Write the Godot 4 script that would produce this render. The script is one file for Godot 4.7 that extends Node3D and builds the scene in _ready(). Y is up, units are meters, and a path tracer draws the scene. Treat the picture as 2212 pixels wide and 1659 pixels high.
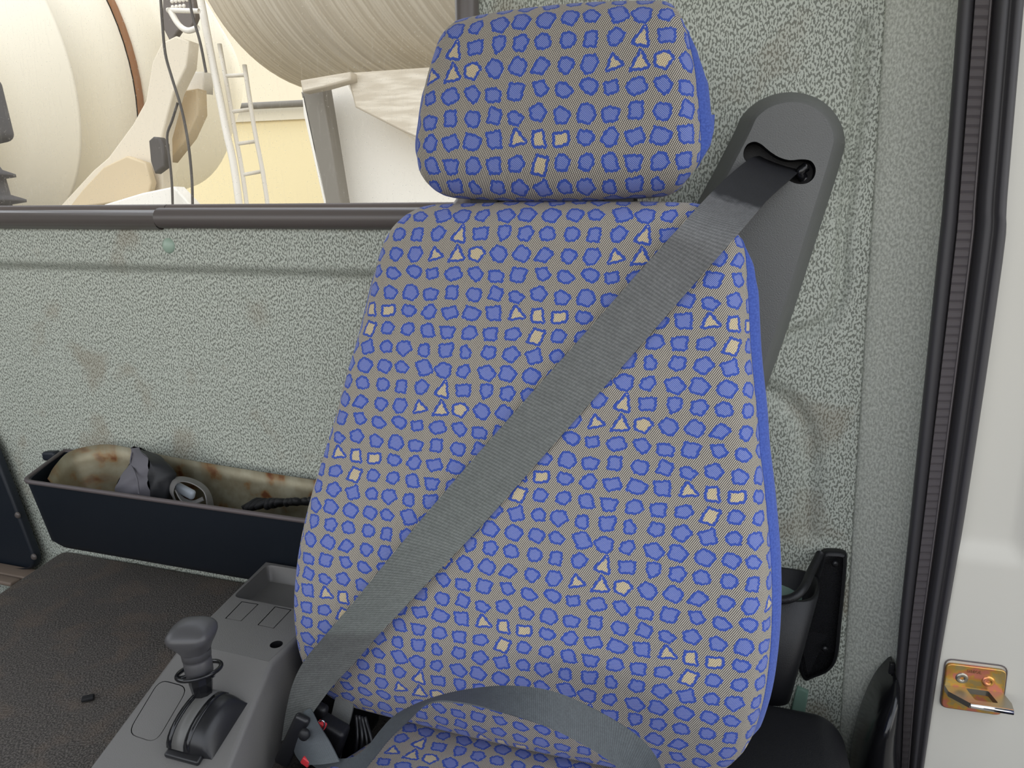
extends Node3D
# A lorry cab seen from the open driver's door: wall at z = 0, +z to the front of the cab, floor at y = 0.

var M := {}
var used := {}
var rng := RandomNumberGenerator.new()

# ---------------------------------------------------------------- naming
func numbered(called: String) -> String:
	if not used.has(called):
		used[called] = 0
		return called
	used[called] += 1
	return "%s_%03d" % [called, used[called]]

func thing(called: String, label: String, category: String, at: Vector3, group := "") -> Node3D:
	var o := Node3D.new()
	o.name = numbered(called)
	add_child(o)
	o.position = at
	o.set_meta("label", label)
	o.set_meta("category", category)
	if group:
		o.set_meta("group", group)
	return o

func setting(called: String, at := Vector3.ZERO) -> Node3D:
	var o := Node3D.new()
	o.name = called
	add_child(o)
	o.position = at
	o.set_meta("kind", "structure")
	return o

# adds a mesh given in world coordinates as a part (parent: a thing) or a sub-part (parent: a part)
func part(called: String, st: SurfaceTool, m: Material, parent: Node3D, label := "") -> MeshInstance3D:
	st.generate_normals()
	var o := MeshInstance3D.new()
	o.name = called
	o.mesh = st.commit()
	o.material_override = null
	o.mesh.surface_set_material(0, m)
	parent.add_child(o, true)
	if parent.get_parent() == self:
		o.position = -parent.position
	if label:
		o.set_meta("label", label)
	return o

# ---------------------------------------------------------------- mesh helpers
func begin(smooth := true) -> SurfaceTool:
	var st := SurfaceTool.new()
	st.begin(Mesh.PRIMITIVE_TRIANGLES)
	st.set_smooth_group(0 if smooth else -1)
	return st

func tri(st: SurfaceTool, a: Vector3, b: Vector3, c: Vector3, ua := Vector2.ZERO, ub := Vector2.ZERO, uc := Vector2.ZERO) -> void:
	st.set_uv(ua)
	st.add_vertex(a)
	st.set_uv(ub)
	st.add_vertex(b)
	st.set_uv(uc)
	st.add_vertex(c)

func quad(st: SurfaceTool, a: Vector3, b: Vector3, c: Vector3, d: Vector3, ua := Vector2.ZERO, ub := Vector2.ZERO, uc := Vector2.ZERO, ud := Vector2.ZERO) -> void:
	tri(st, a, b, c, ua, ub, uc)
	tri(st, a, c, d, ua, uc, ud)

# rows of points joined by quads; close joins the last column to the first
func rows(st: SurfaceTool, r: Array, close := false, uv: Array = [], flip := false) -> void:
	for i in r.size() - 1:
		var a = r[i]
		var b = r[i + 1]
		var n: int = a.size()
		for j in (n if close else n - 1):
			var k := (j + 1) % n
			if uv.is_empty():
				if flip:
					quad(st, a[j], b[j], b[k], a[k])
				else:
					quad(st, a[j], a[k], b[k], b[j])
			elif flip:
				quad(st, a[j], b[j], b[k], a[k], uv[i][j], uv[i + 1][j], uv[i + 1][k], uv[i][k])
			else:
				quad(st, a[j], a[k], b[k], b[j], uv[i][j], uv[i][k], uv[i + 1][k], uv[i + 1][j])

func fan(st: SurfaceTool, ring, flip := false) -> void:
	var c := Vector3.ZERO
	for p in ring:
		c += p
	c /= ring.size()
	for j in ring.size():
		var k: int = (j + 1) % ring.size()
		if flip:
			tri(st, c, ring[k], ring[j])
		else:
			tri(st, c, ring[j], ring[k])

# a box with rounded edges
func rbox(st: SurfaceTool, c: Vector3, size: Vector3, r: float, basis := Basis(), seg := 2) -> void:
	var h := size / 2.0 - Vector3.ONE * r
	var steps := []
	for s in [-1, 1]:
		for i in seg + 1:
			var a := (float(i) / seg - (1.0 if s < 0 else 0.0)) * PI / 4
			steps.append([s, tan(a)])
	for axis in 3:
		for side in [-1, 1]:
			var n := Vector3.ZERO
			n[axis] = side
			var t1 := Vector3.ZERO
			t1[(axis + 1) % 3] = 1
			var t2 := Vector3.ZERO
			t2[(axis + 2) % 3] = 1
			var g := []
			for a in steps:
				var line := PackedVector3Array()
				for b in steps:
					var core: Vector3 = n * h[axis] + t1 * h[(axis + 1) % 3] * a[0] + t2 * h[(axis + 2) % 3] * b[0]
					var d: Vector3 = (n + t1 * a[1] + t2 * b[1]).normalized()
					line.append(c + basis * (core + d * r))
				g.append(line)
			rows(st, g, false, [], side > 0)

func box(st: SurfaceTool, a: Vector3, b: Vector3) -> void:
	var c := (a + b) / 2
	var s := (b - a).abs()
	for axis in 3:
		for side in [-1, 1]:
			var n := Vector3.ZERO
			n[axis] = side * s[axis] / 2
			var t1 := Vector3.ZERO
			t1[(axis + 1) % 3] = s[(axis + 1) % 3] / 2
			var t2 := Vector3.ZERO
			t2[(axis + 2) % 3] = s[(axis + 2) % 3] / 2
			if side > 0:
				quad(st, c + n - t1 - t2, c + n - t1 + t2, c + n + t1 + t2, c + n + t1 - t2)
			else:
				quad(st, c + n - t1 - t2, c + n + t1 - t2, c + n + t1 + t2, c + n - t1 + t2)

func curve(points, per := 6, closed := false) -> PackedVector3Array:
	var out := PackedVector3Array()
	var n: int = points.size()
	for i in (n if closed else n - 1):
		var p0: Vector3 = points[(i - 1 + n) % n] if closed or i > 0 else points[0] * 2 - points[1]
		var p1: Vector3 = points[i]
		var p2: Vector3 = points[(i + 1) % n]
		var p3: Vector3 = points[(i + 2) % n] if closed or i < n - 2 else points[n - 1] * 2 - points[n - 2]
		for k in per:
			out.append(p1.cubic_interpolate(p2, p0, p3, float(k) / per))
	if not closed:
		out.append(points[n - 1])
	return out

func tube(st: SurfaceTool, path, radius: float, sides := 10, closed := false, taper := 1.0) -> void:
	var rings := []
	var n: int = path.size()
	var up := Vector3.UP
	var last := Vector3.ZERO
	for i in n:
		var a: Vector3 = path[(i - 1 + n) % n] if closed or i > 0 else path[i]
		var b: Vector3 = path[(i + 1) % n] if closed or i < n - 1 else path[i]
		var t := (b - a).normalized()
		if last == Vector3.ZERO:
			last = t.cross(up)
			if last.length() < 0.1:
				last = t.cross(Vector3.RIGHT)
		var side := (last - t * last.dot(t)).normalized()
		last = side
		var over := side.cross(t)
		var r := radius * lerpf(1.0, taper, float(i) / maxi(1, n - 1))
		var ring := PackedVector3Array()
		for k in sides:
			var w := TAU * k / sides
			ring.append(path[i] + (side * cos(w) + over * sin(w)) * r)
		rings.append(ring)
	if closed:
		rings.append(rings[0])
	rows(st, rings, true)
	if not closed:
		fan(st, rings[0])
		fan(st, rings[-1], true)

# profile of Vector2(radius, height) turned about the y axis of the frame
func lathe(st: SurfaceTool, profile, f: Transform3D, seg := 32) -> void:
	var rings := []
	var uv := []
	var v := 0.0
	for i in profile.size():
		var p: Vector2 = profile[i]
		if i > 0:
			v += p.distance_to(profile[i - 1])
		var ring := PackedVector3Array()
		var u := PackedVector2Array()
		for k in seg + 1:
			var w := TAU * (k % seg) / seg
			ring.append(f * Vector3(cos(w) * p.x, p.y, sin(w) * p.x))
			u.append(Vector2(float(k) / seg, v))
		rings.append(ring)
		uv.append(u)
	rows(st, rings, false, uv)

func frame(at: Vector3, up: Vector3, hint := Vector3(0, 0, 1)) -> Transform3D:
	var yv := up.normalized()
	var xv := yv.cross(hint)
	if xv.length() < 0.01:
		xv = yv.cross(Vector3.RIGHT)
	xv = xv.normalized()
	return Transform3D(Basis(xv, yv, xv.cross(yv)), at)

func inset(poly: PackedVector2Array, by: float) -> PackedVector2Array:
	var out := PackedVector2Array()
	var n := poly.size()
	var area := 0.0
	for i in n:
		area += poly[i].cross(poly[(i + 1) % n])
	var turn := signf(area)
	for i in n:
		var a := (poly[i] - poly[(i - 1 + n) % n]).normalized()
		var b := (poly[(i + 1) % n] - poly[i]).normalized()
		var na := Vector2(-a.y, a.x) * turn
		var nb := Vector2(-b.y, b.x) * turn
		var m := (na + nb)
		m = m / maxf(0.4, m.length_squared()) * 2.0 if m.length() > 0.01 else na
		out.append(poly[i] + m * by)
	return out

func smooth_poly(points, per := 5) -> PackedVector2Array:
	var p3 := []
	for p in points:
		p3.append(Vector3(p.x, p.y, 0))
	var out := PackedVector2Array()
	for p in curve(p3, per, true):
		out.append(Vector2(p.x, p.y))
	return out

# corners rounded by radius r
func round_poly(points, r: float, seg := 5) -> PackedVector2Array:
	var out := PackedVector2Array()
	var n: int = points.size()
	for i in n:
		var p: Vector2 = points[i]
		var a: Vector2 = points[(i - 1 + n) % n]
		var b: Vector2 = points[(i + 1) % n]
		var ra := minf(r, p.distance_to(a) * 0.45)
		var rb := minf(r, p.distance_to(b) * 0.45)
		var s := p + (a - p).normalized() * ra
		var e := p + (b - p).normalized() * rb
		for k in seg + 1:
			var t := float(k) / seg
			out.append(s.lerp(p, t).lerp(p.lerp(e, t), t))
	return out

# pieces of a polygon after cutting holes out of it, none of which has a hole
func cut(poly: PackedVector2Array, holes: Array) -> Array:
	var pieces := [poly]
	for h in holes:
		var c := Vector2.ZERO
		for p in h:
			c += p
		c /= h.size()
		var next := []
		for piece in pieces:
			if Geometry2D.intersect_polygons(piece, h).is_empty():
				next.append(piece)
				continue
			for side in [-1, 1]:
				var far := PackedVector2Array([c + Vector2(0, -50), c + Vector2(0, 50), c + Vector2(side * 50, 50), c + Vector2(side * 50, -50)])
				for half in Geometry2D.intersect_polygons(piece, far):
					next.append_array(Geometry2D.clip_polygons(half, h))
		pieces = next
	return pieces

# fills a polygon (with holes) after lifting each corner into space
func cap(st: SurfaceTool, poly: PackedVector2Array, holes: Array, lift: Callable, flip := false) -> void:
	for piece in cut(poly, holes):
		var t := Geometry2D.triangulate_polygon(piece)
		for i in range(0, t.size(), 3):
			var a: Vector2 = piece[t[i]]
			var b: Vector2 = piece[t[i + 1]]
			var c: Vector2 = piece[t[i + 2]]
			if ((b - a).cross(c - a) > 0) != flip:
				tri(st, lift.call(a), lift.call(c), lift.call(b), a, c, b)
			else:
				tri(st, lift.call(a), lift.call(b), lift.call(c), a, b, c)

func wall_between(st: SurfaceTool, p, q) -> void:
	rows(st, [p, q], true)

func lifted(poly: PackedVector2Array, lift: Callable) -> PackedVector3Array:
	var out := PackedVector3Array()
	for p in poly:
		out.append(lift.call(p))
	return out

# a polygon in the x-y plane of a frame, raised by depth with a bevelled upper edge
func prism(st: SurfaceTool, poly: PackedVector2Array, depth: float, bevel: float, f: Transform3D, holes: Array = [], steps := 3) -> void:
	var rings := [lifted(poly, func(p): return f * Vector3(p.x, p.y, 0))]
	for i in steps + 1:
		var a := PI / 2 * i / steps
		var ins := bevel * (1 - cos(a))
		var hh := depth - bevel + bevel * sin(a)
		rings.append(lifted(inset(poly, ins), func(p): return f * Vector3(p.x, p.y, hh)))
	st.set_smooth_group(0)
	rows(st, rings, true)
	st.set_smooth_group(-1)
	cap(st, inset(poly, bevel), holes, func(p): return f * Vector3(p.x, p.y, depth))
	cap(st, poly, [], func(p): return f * Vector3(p.x, p.y, 0), true)

# a band of webbing or sheet between two edge curves, with thickness
func ribbon(st: SurfaceTool, ea, eb, thick: float, across := 4, bow := 0.0) -> void:
	var n: int = ea.size()
	var top := []
	var low := []
	var uv := []
	var length := 0.0
	var total := 0.0
	for i in n - 1:
		total += ((ea[i + 1] + eb[i + 1]) / 2).distance_to((ea[i] + eb[i]) / 2)
	for i in n:
		if i > 0:
			length += ((ea[i] + eb[i]) / 2).distance_to((ea[i - 1] + eb[i - 1]) / 2)
		var t: Vector3 = (ea[mini(i + 1, n - 1)] + eb[mini(i + 1, n - 1)] - ea[maxi(i - 1, 0)] - eb[maxi(i - 1, 0)]).normalized()
		var s: Vector3 = (eb[i] - ea[i])
		var nn := s.cross(t).normalized()
		if nn == Vector3.ZERO:
			nn = Vector3(0, 0, 1)
		var a := PackedVector3Array()
		var b := PackedVector3Array()
		var u := PackedVector2Array()
		for k in across + 1:
			var w := float(k) / across
			var p: Vector3 = ea[i].lerp(eb[i], w) + nn * bow * 4 * w * (1 - w)
			a.append(p + nn * thick / 2)
			b.append(p - nn * thick / 2)
			u.append(Vector2(w, length / total))
		top.append(a)
		low.append(b)
		uv.append(u)
	st.set_smooth_group(1)
	rows(st, top, false, uv)
	st.set_smooth_group(2)
	rows(st, low, false, uv, true)
	st.set_smooth_group(3)
	for e in [0, across]:
		var g := []
		var gu := []
		for i in n:
			g.append(PackedVector3Array([top[i][e], low[i][e]]))
			gu.append(PackedVector2Array([uv[i][e], uv[i][e]]))
		rows(st, g, false, gu, e == 0)
	st.set_smooth_group(4)
	for i in [0, n - 1]:
		rows(st, [top[i], low[i]], false, [uv[i], uv[i]], i == 0)

# ---------------------------------------------------------------- materials
func mat(called: String, c: Color, rough: float, metal := 0.0) -> StandardMaterial3D:
	var m := StandardMaterial3D.new()
	m.resource_name = called
	m.albedo_color = c
	m.roughness = rough
	m.metallic = metal
	M[called] = m
	return m

func rgb(r: float, g: float, b: float) -> Color:
	return Color(r / 255.0, g / 255.0, b / 255.0)

func noise_image(w: int, h: int, freq: float, sd: int, octaves := 1, kind := FastNoiseLite.TYPE_SIMPLEX_SMOOTH) -> Image:
	var n := FastNoiseLite.new()
	n.noise_type = kind
	n.seed = sd
	n.frequency = freq
	n.fractal_type = FastNoiseLite.FRACTAL_FBM if octaves > 1 else FastNoiseLite.FRACTAL_NONE
	n.fractal_octaves = octaves
	var im := n.get_seamless_image(w, h, false, false, 0.1, true)
	im.convert(Image.FORMAT_L8)
	return im

# colours an L8 image by a ramp of [value, colour]
func ramped(im: Image, ramp: Array) -> Image:
	var g := PackedByteArray()
	g.resize(256 * 3)
	for i in 256:
		var v := i / 255.0
		var c: Color = ramp[-1][1]
		for k in ramp.size() - 1:
			if v <= ramp[k][0]:
				c = ramp[k][1]
				break
			if v <= ramp[k + 1][0]:
				c = ramp[k][1].lerp(ramp[k + 1][1], (v - ramp[k][0]) / (ramp[k + 1][0] - ramp[k][0]))
				break
		g[i * 3] = int(c.r * 255)
		g[i * 3 + 1] = int(c.g * 255)
		g[i * 3 + 2] = int(c.b * 255)
	var d := im.get_data()
	var out := PackedByteArray()
	out.resize(d.size() * 3)
	for i in d.size():
		var k := d[i] * 3
		out[i * 3] = g[k]
		out[i * 3 + 1] = g[k + 1]
		out[i * 3 + 2] = g[k + 2]
	return Image.create_from_data(im.get_width(), im.get_height(), false, Image.FORMAT_RGB8, out)

func tex(im: Image) -> ImageTexture:
	return ImageTexture.create_from_image(im)

func triplanar(m: StandardMaterial3D, scale: float) -> void:
	m.uv1_triplanar = true
	m.uv1_world_triplanar = true
	m.uv1_scale = Vector3.ONE * scale

# woven seat cloth: an 8 by 8 repeat of uneven blue patches with blue rims, eight of them filled with cream
func seat_cloth() -> Array:
	rng.seed = 41
	var cells := 8
	var q := 48                      # thread steps in a cell
	var n := cells * q
	var cls := PackedByteArray()     # 0 ground, 1 rim, 2 patch, 3 cream
	cls.resize(n * n)
	var cream := {Vector2i(0, 0): 1, Vector2i(7, 1): 1, Vector2i(0, 1): 2, Vector2i(1, 1): 3, Vector2i(3, 4): 1, Vector2i(4, 4): 4, Vector2i(5, 4): 4, Vector2i(4, 5): 3}
	for cy in cells:
		for cx in cells:
			var key := Vector2i(cx, cy)
			var kind: int = cream.get(key, 0)
			var k := rng.randi_range(4, 6)
			if kind == 1 or kind == 2:
				k = 3
			elif kind == 4:
				k = 4
			var pts := PackedVector2Array()
			var turn := rng.randf_range(-0.35, 0.35) + (PI / 4 if k == 4 else 0.0) - (PI / 2 if k == 3 else 0.0)
			var big := rng.randf_range(0.46, 0.53) * (1.22 if kind == 2 else 1.34 if k == 3 else 1.0)
			for i in k:
				var a := turn + TAU * (i + rng.randf_range(-0.16, 0.16)) / k
				var r := big * rng.randf_range(0.86, 1.12) * (1.1 if k == 4 else 1.0)
				pts.append(Vector2(cos(a) * r * rng.randf_range(0.86, 1.0), sin(a) * r * 0.96))
			if rng.randf() < 0.4 and k > 4:
				pts[rng.randi() % k] *= 0.62
			var poly := round_poly(pts, 0.22 if k == 3 else 0.15, 3)
			var off := Vector2(rng.randf_range(-0.05, 0.05), rng.randf_range(-0.05, 0.05))
			var inner := inset(poly, 0.11)
			var i_poly := inset(poly, 0.125) if kind > 0 else inner
			for y in q:
				for x in q:
					var p := Vector2((x + 0.5) / q - 0.5, (y + 0.5) / q - 0.5) - off
					p += Vector2(sin(y * 2.3 + cx * 5.0) + sin(y * 0.7 + cy), sin(x * 2.9 + cy * 3.0) * 0.6 + sin(x * 0.6 + cx * 2.0)) * 0.014 + Vector2(sin(y * 0.31 + cx * 3.7 + cy), sin(x * 0.29 + cy * 2.9)) * 0.016
					if Geometry2D.is_point_in_polygon(p, poly):
						var c := 1
						if Geometry2D.is_point_in_polygon(p, i_poly):
							c = 3 if kind > 0 else 2
						cls[(cy * q + y) * n + cx * q + x] = c
	# each thread step is drawn as 4 by 4 pixels with the floats of the weave
	var px := 4
	var w := n * px
	var data := PackedByteArray()
	data.resize(w * w * 3)
	var high := PackedByteArray()
	high.resize(w * w)
	var pale := [222, 212, 192]
	var dark := [58, 56, 62]
	var blue := [54, 84, 178]
	var blue2 := [68, 95, 182]
	var sun := [238, 222, 182]
	for y in w:
		var ty := y / px
		for x in w:
			var tx := x / px
			var c := cls[ty * n + tx]
			var col: Array
			var hh := 128
			# slanting floats: pale weft over dark warp
			var s := fposmod((x + y * 0.5) / 16.0, 1.0)
			var brk := fposmod(y / 12.0 + floorf((x + y * 0.5) / 16.0) * 0.5, 1.0)
			var isle := s < 0.54 and brk > 0.1
			if c == 0:
				col = pale if isle else dark
				hh = 200 if isle else 70
			elif c == 1:
				var v := 1.0 if (x % 8) < 6 else 0.88
				col = [blue[0] * v, blue[1] * v, blue[2] * v]
				hh = 190 if (x % 8) < 6 else 120
			elif c == 2:
				var s2 := fposmod((x - y) / 16.0, 1.0)
				var on := s2 < 0.36 and fposmod((y + x * 0.3) / 12.0, 1.0) > 0.3
				col = [190, 190, 198] if on else blue2
				hh = 200 if on else 130
			else:
				col = sun if s < 0.68 and brk > 0.2 else [140, 126, 104]
				hh = 215 if s < 0.68 else 90
			var at := (y * w + x) * 3
			data[at] = int(col[0])
			data[at + 1] = int(col[1])
			data[at + 2] = int(col[2])
			high[y * w + x] = hh
	return [Image.create_from_data(w, w, false, Image.FORMAT_RGB8, data), Image.create_from_data(w, w, false, Image.FORMAT_L8, high)]

# webbing: fine cross ribs; the pulled-out length is dusty and faded, the part kept in the reel is still dark
func webbing(marks: Array, sd: int) -> Image:
	var w := 96
	var h := 1600
	var a := noise_image(w, h, 0.03, sd, 3).get_data()
	var b := noise_image(w, h, 0.15, sd + 1, 2).get_data()
	var data := PackedByteArray()
	data.resize(w * h * 3)
	for y in h:
		for x in w:
			var n := a[y * w + x] / 255.0
			var f := b[y * w + x] / 255.0
			var t := (y + (n - 0.5) * 22.0) / h
			var c: Color = marks[0][1]
			for k in marks.size() - 1:
				if t >= marks[k][0]:
					c = marks[k][1].lerp(marks[k + 1][1], clampf((t - marks[k][0]) / (marks[k + 1][0] - marks[k][0]), 0, 1))
			var v := (0.9 + 0.2 * f) * (1.06 if (y % 6) < 3 else 0.92) * (0.97 if (x % 4) < 2 else 1.02)
			v *= 0.95 + 0.1 * n
			var at := (y * w + x) * 3
			data[at] = clampi(int(c.r * v * 255), 0, 255)
			data[at + 1] = clampi(int(c.g * v * 255), 0, 255)
			data[at + 2] = clampi(int(c.b * v * 255), 0, 255)
	return Image.create_from_data(w, h, false, Image.FORMAT_RGB8, data)

func make_materials() -> void:
	var cloth := seat_cloth()
	var m := mat("seat_cloth", Color.WHITE, 0.85)
	m.albedo_texture = tex(cloth[0])
	m.heightmap_enabled = true
	m.heightmap_texture = tex(cloth[1])
	m.heightmap_scale = 0.035
	m.rim_enabled = true
	m.rim = 0.15
	m.rim_tint = 0.5
	# plain blue knit of the side gussets
	var knit := mat("blue_knit", Color.WHITE, 0.9)
	knit.albedo_texture = tex(ramped(noise_image(256, 256, 0.12, 5, 2), [[0.3, rgb(54, 78, 156)], [0.7, rgb(74, 100, 182)]]))
	triplanar(knit, 12.0)
	knit.rim_enabled = true
	knit.rim = 0.25
	knit.rim_tint = 0.6
	# moulded vinyl with a worm-like print
	var worm := noise_image(1024, 512, 0.085, 11, 2)
	worm.resize(1024, 1024, Image.INTERPOLATE_CUBIC)
	var vinyl := mat("vinyl", Color.WHITE, 0.62)
	vinyl.albedo_texture = tex(ramped(worm, [[0.38, rgb(128, 132, 121)], [0.52, rgb(204, 209, 197)]]))
	triplanar(vinyl, 4.2)
	vinyl.heightmap_enabled = true
	vinyl.heightmap_texture = tex(worm)
	vinyl.heightmap_scale = 0.04
	var stain := noise_image(512, 512, 0.012, 77, 4)
	vinyl.detail_enabled = true
	vinyl.detail_albedo = tex(stain_image(stain))
	vinyl.detail_uv_layer = BaseMaterial3D.DETAIL_UV_2
	vinyl.uv2_triplanar = true
	vinyl.uv2_world_triplanar = true
	vinyl.uv2_scale = Vector3.ONE * 0.9
	var post := mat("vinyl_stretched_lit", Color.WHITE, 0.55)
	post.albedo_texture = tex(ramped(worm, [[0.34, rgb(172, 175, 163)], [0.62, rgb(214, 217, 205)]]))  # paler than the wall vinyl: extra light on the pillar put into the colour
	triplanar(post, 4.4)
	post.heightmap_enabled = true
	post.heightmap_texture = tex(worm)
	post.heightmap_scale = 0.03
	# plastics
	var grain := noise_image(512, 512, 0.16, 21, 2)
	var black := mat("black_plastic", rgb(17, 17, 20), 0.5)
	black.heightmap_enabled = true
	black.heightmap_texture = tex(grain)
	black.heightmap_scale = 0.02
	triplanar(black, 8.0)
	var grey := mat("grey_plastic", rgb(112, 110, 107), 0.48)
	grey.heightmap_enabled = true
	grey.heightmap_texture = M.black_plastic.heightmap_texture
	grey.heightmap_scale = 0.02
	triplanar(grey, 8.0)
	var shell := mat("anchor_plastic", rgb(112, 113, 111), 0.5)
	shell.heightmap_enabled = true
	shell.heightmap_texture = M.black_plastic.heightmap_texture
	shell.heightmap_scale = 0.03
	triplanar(shell, 7.0)
	var navy := mat("navy_plastic", rgb(24, 31, 40), 0.5)
	navy.heightmap_enabled = true
	navy.heightmap_texture = M.black_plastic.heightmap_texture
	navy.heightmap_scale = 0.02
	triplanar(navy, 8.0)
	mat("worn_edge", rgb(92, 84, 84), 0.5)
	mat("gloss_black", rgb(24, 24, 26), 0.18)
	mat("satin_black", rgb(30, 30, 32), 0.35)
	mat("knob_plastic", rgb(74, 73, 74), 0.38)
	mat("slider_plastic", rgb(96, 95, 92), 0.45)
	mat("rubber", rgb(104, 97, 93), 0.32)
	mat("rubber_dark", rgb(64, 62, 64), 0.5)
	mat("rubber_lip", rgb(110, 100, 94), 0.6)
	mat("seal_rubber", rgb(104, 98, 98), 0.6)
	mat("chrome", rgb(210, 210, 212), 0.15, 1.0)
	mat("steel", rgb(168, 162, 148), 0.34, 0.9)
	mat("red_button", rgb(205, 55, 62), 0.4)
	mat("plug_green", rgb(168, 190, 172), 0.35)
	mat("green_paint", rgb(120, 150, 134), 0.5)
	mat("white_enamel", rgb(206, 203, 193), 0.32)
	mat("rail_tan", rgb(132, 116, 102), 0.6)
	# carpet of the engine cover
	var pile := noise_image(512, 512, 0.12, 31, 3)
	var carpet := mat("carpet", Color.WHITE, 0.95)
	carpet.albedo_texture = tex(ramped(pile, [[0.3, rgb(66, 62, 58)], [0.72, rgb(108, 102, 96)]]))
	triplanar(carpet, 5.0)
	carpet.heightmap_enabled = true
	carpet.heightmap_texture = tex(pile)
	carpet.heightmap_scale = 0.12
	var mud := noise_image(512, 512, 0.014, 52, 4)
	carpet.detail_enabled = true
	carpet.detail_albedo = tex(mud_image(mud))
	carpet.detail_uv_layer = BaseMaterial3D.DETAIL_UV_2
	carpet.uv2_triplanar = true
	carpet.uv2_world_triplanar = true
	carpet.uv2_scale = Vector3.ONE * 1.7
	# stained sheet steel
	var rust := noise_image(512, 512, 0.011, 61, 5)
	var sheet := mat("stained_sheet", Color.WHITE, 0.48, 0.35)
	sheet.albedo_texture = tex(ramped(rust, [[0.14, rgb(108, 62, 32)], [0.27, rgb(140, 112, 76)], [0.38, rgb(140, 131, 106)], [0.75, rgb(166, 160, 137)]]))
	triplanar(sheet, 3.2)
	var zinc := noise_image(256, 256, 0.016, 71, 3)
	var gold := mat("yellow_zinc", Color.WHITE, 0.32, 0.75)
	gold.albedo_texture = tex(ramped(zinc, [[0.3, rgb(226, 140, 118)], [0.45, rgb(226, 160, 92)], [0.6, rgb(222, 176, 84)], [0.75, rgb(196, 170, 112)]]))
	triplanar(gold, 14.0)
	# bag cloth, straps
	mat("bag_grey", rgb(104, 102, 108), 0.75)
	mat("bag_black", rgb(36, 37, 40), 0.6)
	mat("strap_grey", rgb(120, 118, 116), 0.55)
	mat("lining_white", rgb(206, 214, 222), 0.7)
	mat("cord_black", rgb(22, 22, 23), 0.7)
	# webbing
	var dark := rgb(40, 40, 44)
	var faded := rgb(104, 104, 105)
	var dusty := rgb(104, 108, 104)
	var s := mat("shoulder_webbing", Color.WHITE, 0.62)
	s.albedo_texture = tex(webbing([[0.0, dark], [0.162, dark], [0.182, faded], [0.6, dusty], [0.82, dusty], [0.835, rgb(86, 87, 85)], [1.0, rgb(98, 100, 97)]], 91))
	var l := mat("lap_webbing", Color.WHITE, 0.6)
	l.albedo_texture = tex(webbing([[0.0, rgb(82, 88, 90)], [0.4, rgb(74, 78, 82)], [1.0, rgb(84, 90, 92)]], 95))
	for b in [s, l]:
		b.texture_repeat = true
	# outdoors
	mat("drum_cream", rgb(244, 236, 214), 0.5)
	var streak := noise_image(64, 512, 0.05, 81, 4)
	streak.resize(512, 512, Image.INTERPOLATE_CUBIC)
	var beige := mat("drum_beige", Color.WHITE, 0.7)
	beige.albedo_texture = tex(ramped(streak, [[0.25, rgb(198, 186, 164)], [0.75, rgb(224, 214, 194)]]))
	mat("warehouse_cream", rgb(232, 220, 194), 0.9)
	mat("letter_relief_shade", rgb(150, 108, 74), 0.5, 0.4)  # letters darkened in colour in place of the shading of their relief
	mat("rust_band", rgb(150, 104, 66), 0.8)
	mat("yard_wall", rgb(244, 226, 176), 0.8)
	mat("yard_coping", rgb(236, 226, 200), 0.8)
	mat("pale_frame", rgb(236, 230, 216), 0.5)
	mat("dusty_frame", rgb(222, 210, 186), 0.7)
	mat("tan_frame", rgb(206, 186, 150), 0.7)
	mat("post_grey", rgb(122, 116, 104), 0.7)
	mat("hose_black", rgb(70, 64, 58), 0.6)
	mat("bellows_black", rgb(72, 68, 66), 0.7)
	mat("yard_ground", rgb(118, 114, 107), 0.9)
	mat("grille_dark", rgb(104, 96, 90), 0.7)
	var specks := noise_image(1024, 1024, 0.09, 99, 2).get_data()
	var drip := noise_image(1024, 128, 0.06, 98, 2)
	drip.resize(1024, 1024, Image.INTERPOLATE_CUBIC)
	var dr := drip.get_data()
	var film := PackedByteArray()
	film.resize(1024 * 1024 * 4)
	for i in 1024 * 1024:
		var a := 0.05
		if specks[i] > 208:
			a = 0.3
		elif dr[i] > 190:
			a = 0.1
		film[i * 4] = 240
		film[i * 4 + 1] = 236
		film[i * 4 + 2] = 228
		film[i * 4 + 3] = int(a * 255)
	var glass := mat("dirty_glass", Color.WHITE, 0.3)
	glass.transparency = BaseMaterial3D.TRANSPARENCY_ALPHA
	glass.albedo_texture = tex(Image.create_from_data(1024, 1024, false, Image.FORMAT_RGBA8, film))
	glass.backlight_enabled = true
	glass.backlight = Color(0.95, 0.94, 0.9)
	triplanar(glass, 2.5)

func stain_image(im: Image) -> Image:
	var d := im.get_data()
	var out := PackedByteArray()
	out.resize(d.size() * 4)
	for i in d.size():
		out[i * 4] = 142
		out[i * 4 + 1] = 124
		out[i * 4 + 2] = 98
		out[i * 4 + 3] = clampi((d[i] - 168) * 2, 0, 90)
	return Image.create_from_data(im.get_width(), im.get_height(), false, Image.FORMAT_RGBA8, out)

func mud_image(im: Image) -> Image:
	var d := im.get_data()
	var out := PackedByteArray()
	out.resize(d.size() * 4)
	for i in d.size():
		out[i * 4] = 118
		out[i * 4 + 1] = 100
		out[i * 4 + 2] = 84
		out[i * 4 + 3] = clampi((d[i] - 135), 0, 70)
	return Image.create_from_data(im.get_width(), im.get_height(), false, Image.FORMAT_RGBA8, out)

# ---------------------------------------------------------------- the cab
func build_camera() -> void:
	var cam := Camera3D.new()
	cam.name = "camera"
	add_child(cam)
	cam.position = Vector3(0.0000, 1.3000, 0.8600)
	cam.rotation_degrees = Vector3(-13.300, 17.000, 0)
	cam.fov = 57.8852
	cam.near = 0.02
	cam.far = 400
	cam.current = true

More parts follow.
